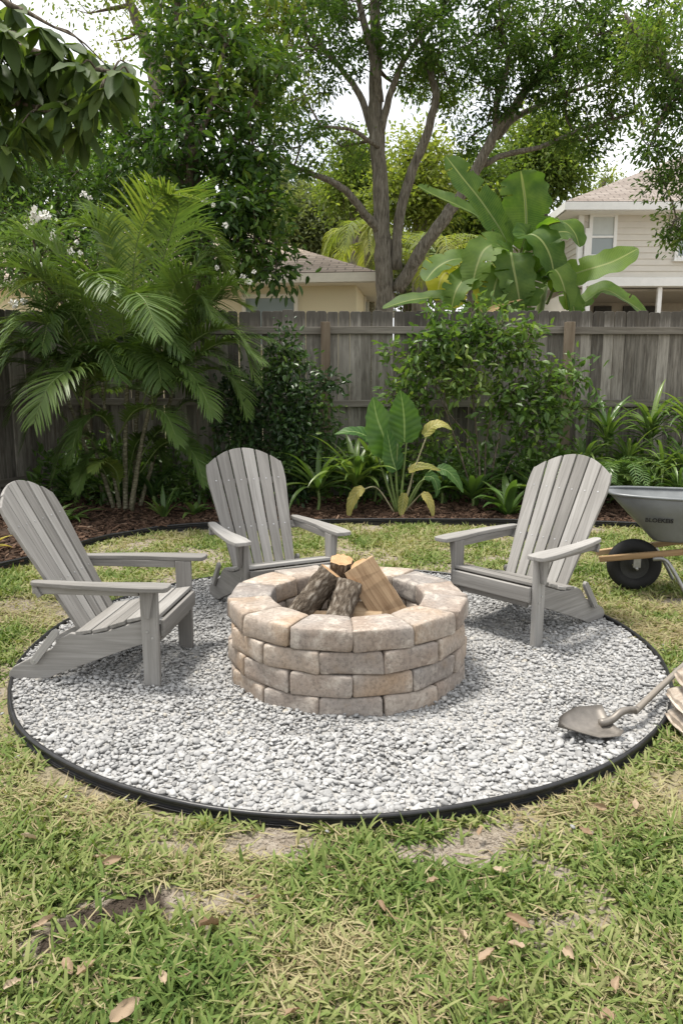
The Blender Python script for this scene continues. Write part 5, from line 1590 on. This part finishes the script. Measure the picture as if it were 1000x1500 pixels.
# ---------------------------------------------------------------- banana plant behind the fence
def banana():
    by = 10.6
    b = W(745, 640, by); base = Vector((b.x, by, 0))
    root = empty('banana_plant', base, 0, 'banana plant with huge torn paddle leaves rising above the fence', 'plant')
    o = np.array(base)
    stems = [((735, 345), .10, .05), ((768, 340), .10, .05), ((800, 405), .09, .05), ((700, 410), .08, .04)]
    for k, ((px, py), r0, r1) in enumerate(stems):
        g = Geo(); t = np.array(W(px, py, by + .1 * k)) - o
        tube(g, spline([(t[0] * .35, t[1], 0), (t[0] * .55, t[1], t[2] * .5), t], 12), np.linspace(r0, r1, 12), 12); g.obj('stem', MAT['stem_green'], root, True)
    L = [ # midrib px,py,dist ..., half-width m, normal, material, tears, fold
        ([(745, 385, 10.5), (738, 348, 10.4), (708, 300, 10.3), (675, 258, 10.2), (652, 228, 10.2)], .26, (.55, -.75, .3), 'banana', .08, .12),
        ([(768, 395, 10.6), (770, 345, 10.6), (769, 300, 10.6), (765, 268, 10.6), (762, 250, 10.6)], .32, (.05, -1, .15), 'banana', .05, .10),
        ([(735, 360, 10.7), (705, 322, 10.7), (672, 302, 10.7), (640, 288, 10.7), (611, 272, 10.7)], .15, (.2, -.6, .8), 'banana', .0, .3),
        ([(800, 445, 10.3), (818, 412, 10.2), (850, 398, 10.1), (895, 384, 10.0), (934, 364, 10.0)], .21, (-.1, -.75, .6), 'banana', .05, .1),
        ([(830, 460, 10.3), (860, 440, 10.2), (885, 425, 10.1), (915, 440, 10.0), (948, 462, 9.95)], .20, (.2, -.5, .8), 'banana', .0, .2),
        ([(700, 450, 10.3), (668, 438, 10.2), (635, 436, 10.15), (600, 440, 10.1), (560, 452, 10.05)], .15, (-.1, -.5, .9), 'banana', .0, .2),
        ([(765, 375, 10.5), (795, 335, 10.3), (822, 325, 10.1), (840, 340, 10.0), (848, 362, 9.95)], .21, (.3, -.5, .8), 'banana', .2, .2),
        ([(760, 375, 10.4), (772, 345, 10.1), (790, 350, 9.95), (805, 375, 9.9), (812, 410, 9.9)], .24, (.3, -.85, .4), 'banana', .1, .2),
        ([(750, 385, 10.4), (730, 360, 10.1), (710, 365, 9.95), (698, 390, 9.9), (690, 425, 9.9)], .22, (-.4, -.8, .4), 'banana', .15, .2),
        ([(752, 390, 10.4), (748, 370, 10.0), (750, 385, 9.9), (756, 415, 9.85), (762, 450, 9.85)], .24, (.0, -1, .3), 'banana', .12, .25),
        ([(700, 410, 10.4), (690, 385, 10.3), (665, 380, 10.2), (640, 392, 10.1), (622, 412, 10.0)], .20, (-.2, -.6, .8), 'banana', .1, .2),
        ([(800, 410, 10.4), (790, 395, 10.1), (775, 410, 9.95), (768, 435, 9.9), (766, 465, 9.9)], .20, (.0, -.9, .4), 'banana', .1, .2),
        ([(790, 420, 10.4), (812, 405, 10.2), (832, 425, 10.0), (840, 455, 9.95), (842, 480, 9.95)], .17, (.5, -.7, .4), 'banana', .15, .25),
        ([(775, 400, 10.9), (800, 350, 11.0), (830, 340, 11.1), (850, 360, 11.1)], .20, (.3, -.6, .7), 'banana', .1, .2),
        ([(720, 440, 10.3), (705, 410, 10.1), (685, 405, 10.0), (668, 425, 9.9), (660, 455, 9.9)], .18, (-.3, -.7, .5), 'banana', .25, .25),
        ([(760, 430, 10.3), (745, 400, 10.0), (730, 405, 9.9), (722, 430, 9.85), (718, 465, 9.85)], .19, (-.2, -.9, .3), 'banana', .3, .25),
        ([(770, 430, 10.3), (790, 395, 10.0), (812, 395, 9.9), (825, 420, 9.85), (830, 455, 9.85)], .19, (.3, -.8, .4), 'banana', .25, .25),
        ([(740, 470, 10.2), (735, 440, 10.0), (742, 425, 9.9), (752, 440, 9.85), (756, 465, 9.85)], .13, (.1, -1, .2), 'banana', .3, .2),
        ([(780, 455, 10.2), (765, 436, 10.0), (740, 436, 9.9), (718, 448, 9.85), (706, 460, 9.85)], .13, (-.1, -.7, .6), 'banana_dry', .1, .3),
        ([(665, 455, 10.6), (662, 420, 10.6), (655, 400, 10.5), (645, 410, 10.4), (638, 440, 10.4)], .20, (-.1, -1, .2), 'banana_backlit_tint', .15, .15),
        ([(715, 440, 10.1), (712, 410, 10.0), (705, 420, 9.95), (700, 445, 9.95)], .10, (-.2, -1, .2), 'banana_backlit_tint', .2, .3),
        ([(690, 420, 10.6), (672, 410, 10.5), (668, 430, 10.4), (666, 452, 10.4)], .14, (-.2, -1, .2), 'banana_backlit_tint', .2, .2),
    ]
    for i, (pts, hw, nr, mt, tears, fold) in enumerate(L):
        S_ = spline([W(*p) for p in pts], 60) - o
        st = .13
        def wf(u, hw=hw):
            if u < st: return .012
            q = (u - st) / (1 - st)
            return .012 + hw * min(1, (q / .16) ** .6) * max(0, 1 - max(0, (q - .55) / .45) ** 2.2) ** .55
        V, F, al, ac = leaf_sheet(S_, wf, nr, fold, 9, .08, i, tears + .05)
        me = bulk_mesh('leaf', V, F, MAT[mt], smooth=True, attrs={'along': al, 'across': ac})
        lf = link('leaf', me, root)
        if mt == 'banana_dry': tag(lf, 'dead brown hanging leaf')
        if mt == 'banana_backlit_tint': tag(lf, 'leaf coloured yellow to look backlit')
        g = Geo(); tube(g, S_[:50] - np.array([0, -.006, .006]), np.linspace(.02, .004, 50), 6); g.obj('midrib', MAT['stem_green'] if mt == 'banana' else MAT['stem_pale'], lf, True)
banana()

# ---------------------------------------------------------------- bed planting
def shrub(name, label, base_px, dist, stems, regions, lmat, L, M, sig, seed, wr=.5, tone=0, droop=.1):
    limbs = []
    for s in stems:
        limbs.append(([(base_px[0] + s[0], base_px[1], dist)] + [(p[0], p[1], p[2] if len(p) > 2 else dist) for p in s[1]], s[2], s[2] * .3))
    return make_tree(name, label, limbs, regions, lmat, L, M, sig, seed, None, wr=wr, flat=.9, droop=droop, cat='shrub', bark='twig', twig_r=.004, tone=tone, crown_name='foliage', trunk_name='stem')

shrub('viburnum_shrub', 'round dark green shrub with a tall sprig against the fence', (415, 738), 8.95,
    [(0, [(418, 680), (412, 600), (410, 500)], .016), (-12, [(380, 680), (350, 600)], .014), (10, [(440, 670), (455, 590)], .014), (4, [(425, 640), (440, 540)], .012)],
    [(405, 600, 8.85, 50, 48, .3, 60), (350, 610, 8.85, 36, 48, .25, 40), (445, 600, 8.85, 36, 46, .25, 40), (410, 545, 8.95, 38, 34, .22, 34), (410, 500, 9.0, 13, 28, .1, 12), (385, 670, 8.8, 55, 34, .25, 44), (445, 665, 8.8, 38, 36, .25, 28), (480, 560, 8.95, 16, 18, .1, 7), (340, 560, 8.95, 20, 22, .15, 8), (470, 620, 8.85, 18, 40, .15, 14), (410, 710, 8.8, 60, 20, .2, 20)],
    MAT['shrub_leaf'], .075, 20, .085, 41, .55)

shrub('hibiscus_shrub', 'broad leafy shrub with bare woody stems in front of the fence', (705, 742), 8.75,
    [(0, [(700, 660), (692, 580), (680, 490)], .016), (-8, [(672, 660), (640, 570), (610, 520)], .013), (6, [(728, 650), (750, 570), (775, 490)], .014), (3, [(712, 640), (730, 560), (720, 480)], .012), (-3, [(690, 650), (655, 600), (650, 540)], .010), (12, [(745, 680), (790, 600), (815, 560)], .010)],
    [(645, 505, 8.8, 42, 30, .25, 34), (705, 500, 8.8, 44, 32, .25, 38), (612, 550, 8.8, 34, 34, .25, 26), (680, 555, 8.75, 50, 34, .25, 38), (755, 530, 8.8, 36, 34, .2, 24), (640, 462, 8.9, 10, 14, .08, 5), (700, 458, 8.9, 12, 14, .08, 6), (735, 470, 8.9, 10, 18, .08, 5), (572, 520, 8.9, 10, 16, .08, 4), (575, 580, 8.9, 14, 20, .1, 6), (835, 545, 8.9, 10, 14, .08, 4), (860, 600, 8.8, 14, 14, .1, 5), (775, 480, 8.9, 14, 24, .1, 12), (600, 590, 8.8, 26, 34, .2, 20), (755, 590, 8.7, 46, 36, .25, 38), (800, 560, 8.8, 26, 26, .15, 14), (815, 600, 8.7, 30, 30, .2, 18), (790, 650, 8.65, 40, 34, .25, 24), (640, 630, 8.9, 38, 30, .2, 9), (720, 630, 8.9, 30, 24, .2, 7), (850, 560, 8.9, 14, 18, .1, 6), (765, 700, 8.75, 40, 20, .2, 9), (600, 650, 8.95, 26, 36, .2, 8)],
    MAT['hib_leaf'], .105, 12, .085, 42, .50, tone=.2)

def strap_plant(name, label, px, py, n, L, w, seed, mat='strap_leaf', el=(.5, 1.3), bend=1.3, fold=.35, cat='plant', group=None, tone=.5, rise=0.0, dist=None):
    """rosette of arching strap leaves rooted where the pixel meets the bed"""
    rg = np.random.default_rng(seed)
    if dist is None:
        b = G(px, py, .05)
    else:
        b = W(px, py, dist)
    b.z = float(bed_h(np.array([b.x]), np.array([b.y]))[0]) - .01
    root = empty(name, b, 0, label, cat, group)
    if rise:
        g = Geo(); tube(g, spline([(0, 0, 0), (.02, 0, rise * .5), (0, 0, rise)], 8), .018, 8); g.obj('stem', MAT['stem_green'], root, True)
    for k in range(n):
        az = k * 2.4 + rg.uniform(-.4, .4); e = rg.uniform(*el); l = L * rg.uniform(.6, 1.15)
        p = np.array([math.cos(az) * .015, math.sin(az) * .015, rise * rg.uniform(.75, 1) if rise else 0.0]); pts = [p]
        bd = bend * rg.uniform(.6, 1.3)
        for i in range(9):
            ee = e - bd * ((i + 1) / 9) ** 1.6
            p = p + np.array([math.cos(az) * math.cos(ee), math.sin(az) * math.cos(ee), math.sin(ee)]) * l / 9
            p[2] = max(p[2], .015)
            pts.append(p)
        ww = w * rg.uniform(.8, 1.2)
        V, F, al, ac = leaf_sheet(pts, lambda u: ww * (.35 + .65 * math.sin(math.pi * min(1, u * .9 + .08)) ** .7) * (1 - u ** 5), (-.5 * math.cos(az), -.5 * math.sin(az), 1), fold, 5, .05, seed + k)
        me = bulk_mesh('leaf', V, F, MAT[mat], rnd=np.full(len(F), min(1, max(0, tone + rg.normal(0, .2)))), smooth=True)
        link('leaf', me, root)
    return root

def fern(label, px, py, n, L, seed, dist=None, tone=.5, group=None, z0=0.0):
    rg = np.random.default_rng(seed)
    b = G(px, py, .05) if dist is None else W(px, py, dist)
    b.z = float(bed_h(np.array([b.x]), np.array([b.y]))[0])
    root = empty('fern', b, 0, label, 'fern', group)
    top = np.array([b.x, b.y, b.z + z0])
    for k in range(n):
        az = k * 2.4 + rg.uniform(-.3, .3); r = L * rg.uniform(.6, 1.1); hz = L * rg.uniform(.35, .9)
        h = np.array([math.cos(az), math.sin(az), 0])
        add_frond(root, [top, top + h * r * .3 + (0, 0, hz * .8), top + h * r * .7 + (0, 0, hz), top + h * r * 1.05 + (0, 0, hz * .6)], rg, MAT['strap_leaf'], L * .24, 22, rr=.005, tone=tone + rg.normal(0, .12), droop=.35, w=.010, seg=3, start=.1, sweep=.35)

strap_plant('spider_lily', 'strappy lily clump against the fence right of the hibiscus', 882, 735, 34, .66, .022, 1, rise=.95, dist=9.0, tone=.5, bend=1.1)
strap_plant('spider_lily', 'tall strappy lily with upright leaves above the wheelbarrow', 945, 735, 40, .66, .027, 2, rise=1.0, dist=9.0, tone=.55, el=(.3, 1.4), bend=1.1)
strap_plant('spider_lily', 'broad strappy lily in the corner of the bed by the fence', 1005, 740, 40, .66, .030, 3, rise=1.0, dist=8.8, tone=.65, bend=1.2)
strap_plant('spider_lily', 'low strappy lily beside the ferns behind the wheelbarrow', 1000, 745, 36, .6, .022, 4, rise=.5, dist=8.5, tone=.6)
strap_plant('spider_lily', 'narrow leaved lily clump arching over the wheelbarrow tray', 948, 748, 46, .55, .015, 33, rise=.3, dist=8.35, tone=.62, el=(.0, 1.4), bend=1.5)
strap_plant('spider_lily', 'narrow leaved lily clump at the bed edge behind the wheelbarrow', 992, 750, 46, .55, .015, 34, rise=.3, dist=8.25, tone=.5, el=(.0, 1.4), bend=1.5)
strap_plant('spider_lily', 'leafy lily clump between the ferns and the fence', 915, 740, 38, .6, .02, 31, rise=.6, dist=8.85, tone=.6, el=(.1, 1.4))
strap_plant('spider_lily', 'bright arching lily clump in front of the tall upright lily', 965, 742, 38, .6, .02, 32, rise=.55, dist=8.6, tone=.7, el=(.1, 1.4))
strap_plant('spider_lily', 'small lily clump between the hibiscus and the ferns', 850, 742, 34, .6, .018, 14, rise=.6, dist=8.7, tone=.6, el=(.1, 1.4))
FERN_L = ['leafy fern arching beside the chair back', 'small fern at the bed edge behind the chair', 'low fern between the ginger and the small lily', 'fern at the foot of the lily beside the hibiscus', 'fern under the broad lily by the fence']
for i, (px, py, n, L, d, t, z0) in enumerate([(905, 745, 26, .55, 8.5, .45, .1), (870, 748, 22, .55, 8.45, .55, .15), (830, 748, 20, .52, 8.5, .5, .1)]):
    fern(FERN_L[i], px, py, n, L, 60 + i, d, t, 'ferns in the corner of the bed', z0)
strap_plant('ginger_plant', 'leafy ginger clump at the foot of the hibiscus stems', 690, 750, 22, .62, .04, 25, dist=8.6, tone=.4, bend=1.0, rise=.15)
strap_plant('ginger_plant', 'dense ginger clump between the elephant ear and the hibiscus', 645, 748, 20, .55, .036, 26, dist=8.7, tone=.35, bend=1.1, rise=.2)
strap_plant('ginger_plant', 'tall ginger clump between the hibiscus and the strappy lilies', 815, 745, 24, .62, .036, 27, dist=8.75, tone=.5, bend=1.0, rise=.4)
strap_plant('ginger_plant', 'dark leafy clump at the foot of the palm canes', 225, 748, 20, .5, .03, 28, dist=8.7, tone=.2, bend=1.1, rise=.15)
strap_plant('ginger_plant', 'dark leafy clump between the palm and the side fence', 110, 748, 20, .6, .03, 29, dist=8.8, tone=.2, bend=1.1, rise=.2)
strap_plant('ginger_plant', 'broad leaved ginger in front of the hibiscus stems', 742, 758, 20, .60, .048, 5, dist=8.25, tone=.5, bend=1.1)
strap_plant('ginger_plant', 'dark ginger clump behind the chair back', 790, 750, 22, .65, .042, 15, dist=8.45, tone=.5, bend=1.1, rise=.15)
strap_plant('ginger_plant', 'leaning ginger clump at the foot of the dark round shrub', 465, 745, 28, .72, .034, 6, dist=8.45, tone=.6, bend=1.2, rise=.3, el=(.3, 1.4))
strap_plant('ginger_plant', 'pale ginger clump beside the elephant ear', 520, 742, 30, .78, .034, 7, dist=8.55, tone=.75, bend=1.2, rise=.38, el=(.3, 1.4))
strap_plant('ginger_plant', 'low ginger clump behind the elephant ear', 548, 740, 26, .8, .036, 16, dist=8.9, tone=.5, bend=1.2, rise=.4)
strap_plant('young_palm', 'bright green sword leaved seedling right of the palm canes', 240, 762, 18, .40, .022, 8, dist=8.0, tone=.5, el=(.9, 1.45), bend=.8)
strap_plant('bed_plant', 'small low leafy plant beside the middle chair', 286, 756, 12, .28, .04, 9, dist=8.15, tone=.4, bend=1.0)
strap_plant('bed_plant', 'low broad leafed plant behind the side on chair', 95, 768, 14, .42, .034, 10, dist=7.7, tone=.55, bend=1.2)
strap_plant('bed_plant', 'spreading pale leafed plant near the bed edge', 70, 775, 12, .38, .032, 11, dist=7.3, tone=.6, bend=1.3)
strap_plant('croton_plant', 'yellow leaved croton at the left edge of the bed', -22, 818, 16, .26, .035, 12, mat='yellow_leaf', dist=6.3, tone=.5, bend=1.0)

def elephant_ear():
    d0 = 8.35
    b = W(582, 752, d0); b.z = .04
    root = empty('elephant_ear', b, 0, 'tall elephant ear plant with wilted yellow lower leaves', 'plant')
    o = np.array(b)
    # petiole path, leaf midrib (from attachment to tip), half width, normal, material
    L = [([(582, 750), (572, 700), (568, 655)], [(570, 668), (562, 640), (552, 612), (546, 582)], .25, (.35, -.9, .2), 'alocasia'),
         ([(586, 750), (590, 700), (596, 640)], [(592, 648), (592, 620), (590, 596), (586, 572)], .21, (-.25, -.9, .3), 'alocasia'),
         ([(580, 750), (560, 690), (545, 645)], [(550, 650), (535, 638), (515, 632), (490, 636)], .16, (-.2, -.4, .9), 'alocasia'),
         ([(584, 750), (580, 700), (582, 650)], [(580, 690), (574, 670), (570, 650), (566, 628)], .16, (.5, -.8, .2), 'alocasia'),
         ([(588, 752), (606, 690), (624, 640)], [(620, 638), (634, 624), (648, 622), (662, 630)], .08, (.2, -.6, .7), 'alocasia_yellow'),
         ([(588, 752), (600, 715), (604, 690)], [(598, 690), (612, 684), (628, 684), (645, 690)], .08, (.1, -.5, .8), 'alocasia_yellow'),
         ([(590, 752), (612, 710), (628, 700)], [(622, 698), (634, 700), (640, 715), (638, 728)], .07, (.5, -.8, .3), 'alocasia'),
         ([(590, 752), (615, 725), (622, 722)], [(618, 722), (626, 730), (632, 745), (634, 760)], .06, (.4, -.8, .2), 'alocasia_yellow'),
         ([(578, 752), (552, 715), (528, 718)], [(532, 714), (520, 725), (513, 742), (510, 762)], .075, (-.4, -.8, .3), 'alocasia_yellow'),
         ([(590, 752), (630, 690), (655, 692)], [(640, 686), (655, 690), (668, 704), (678, 722)], .09, (.3, -.7, .5), 'alocasia'),
         ([(586, 752), (592, 735), (594, 726)], [(592, 722), (590, 735), (588, 748), (587, 758)], .06, (.0, -1, .2), 'alocasia_yellow')]
    rg = np.random.default_rng(2)
    for i, (pet, rib, hw, nr, mt) in enumerate(L):
        dd = d0 + (-.12 if mt != 'alocasia' else .0) + rg.uniform(-.08, .08)
        g = Geo(); P = spline([W(p[0], p[1], d0 + (dd - d0) * k / 2) for k, p in enumerate(pet)], 14) - o
        tube(g, P, np.linspace(.018 if mt == 'alocasia' else .009, .007, 14), 8)
        S_ = spline([W(p[0], p[1], dd - .02 * k) for k, p in enumerate(rib)], 20) - o
        wf = lambda u, hw=hw: hw * (.45 + .55 * math.sin(min(1, u / .32) * math.pi / 2)) * max(0.02, 1 - u ** 2.2) ** .8
        V, F, al, ac = leaf_sheet(S_, wf, nr, .12, 9, .06, 70 + i)
        lf = link('leaf', bulk_mesh('leaf', V, F, MAT[mt], smooth=True, attrs={'along': al, 'across': ac}), root)
        if mt != 'alocasia': tag(lf, 'wilted yellow leaf')
        g.obj('petiole', MAT['stem_green'] if mt == 'alocasia' else MAT['stem_pale'], lf, True)
elephant_ear()

def undergrowth():
    rg = np.random.default_rng(33)
    VS, FS, RS, b = [], [], [], 0
    for k in range(430):
        x = rg.uniform(-3.7, 4.6); y = rg.uniform(8.75, 9.38)
        if -1.0 < x < -.2 and rg.random() < .4: continue
        h = rg.uniform(.06, .55) * (1.25 - abs(y - 9.1)); m = int(rg.integers(10, 22))
        c = np.array([x, y, .04 + h])
        off = rg.normal(0, 1, (m, 3)) * (.10, .07, .10)
        P = c + off; P[:, 2] = np.maximum(P[:, 2], .04); P[:, 1] = np.minimum(P[:, 1], 9.4)
        D = unit(off) + rg.normal(0, .5, (m, 3)) + np.array([0, -.3, .2])
        N = np.array([0, -.4, 1.0]) + rg.normal(0, .5, (m, 3))
        L = rg.uniform(.06, .15, m)
        V, F, q = leaves(P, D, N, L, L * rg.uniform(.28, .55))
        VS.append(V); FS.append(F + b); b += len(V)
        RS.append(np.repeat(np.clip(rg.uniform(.1, .7) + rg.normal(0, .12, m), 0, 1), q))
    o = bulk('undergrowth', np.concatenate(VS), np.concatenate(FS), MAT['hib_leaf'], rnd=np.concatenate(RS))
    tag(o, 'dark leafy undergrowth along the foot of the fence', kind='stuff')
undergrowth()

# flowering shrub: white blooms among the leaves behind the palm
def flowers():
    root = make_tree('flowering_shrub', 'shrub with white blossoms showing between the palm fronds',
        [([(110, 690, 10.6), (112, 520, 10.6), (100, 400, 10.6), (90, 340, 10.6)], .03, .01), ([(112, 500, 10.6), (180, 400, 10.6), (250, 370, 10.5)], .025, .01), ([(112, 480, 10.6), (60, 380, 10.6), (40, 320, 10.6)], .025, .01)],
        [(70, 350, 10.6, 70, 35, .4, 22), (180, 370, 10.6, 80, 40, .4, 22), (290, 360, 10.3, 60, 40, .3, 16)], MAT['hib_leaf'], .10, 26, .14, 77, cat='shrub', bark='twig', twig_r=.006, crown_name='foliage', trunk_name='stem', tone=.05)
    o = np.array(root.location); rg = np.random.default_rng(5)
    spots = [(55, 312, .11), (68, 316, .08), (50, 322, .07), (78, 344, .05), (74, 350, .04), (104, 368, .06), (112, 355, .04), (38, 331, .05), (122, 285, .06), (132, 290, .04), (60, 388, .04), (20, 445, .08), (35, 442, .06), (300, 292, .06), (330, 330, .05), (355, 405, .05), (365, 412, .05), (340, 398, .05), (330, 410, .04), (318, 392, .04), (372, 398, .04), (312, 300, .04), (118, 370, .04)]
    for px, py, s in spots:
        c = np.array(W(px, py, 10.1 if px < 290 else 9.9)) - o
        n = 22
        D = unit(rg.normal(0, 1, (n, 3))); P = c + D * s * .25
        V, F, k = leaves(P, D, np.cross(D, rg.normal(0, 1, (n, 3))), np.full(n, s * .7), np.full(n, s * .55))
        bulk('blossom', V, F, MAT['petal'], root)
flowers()
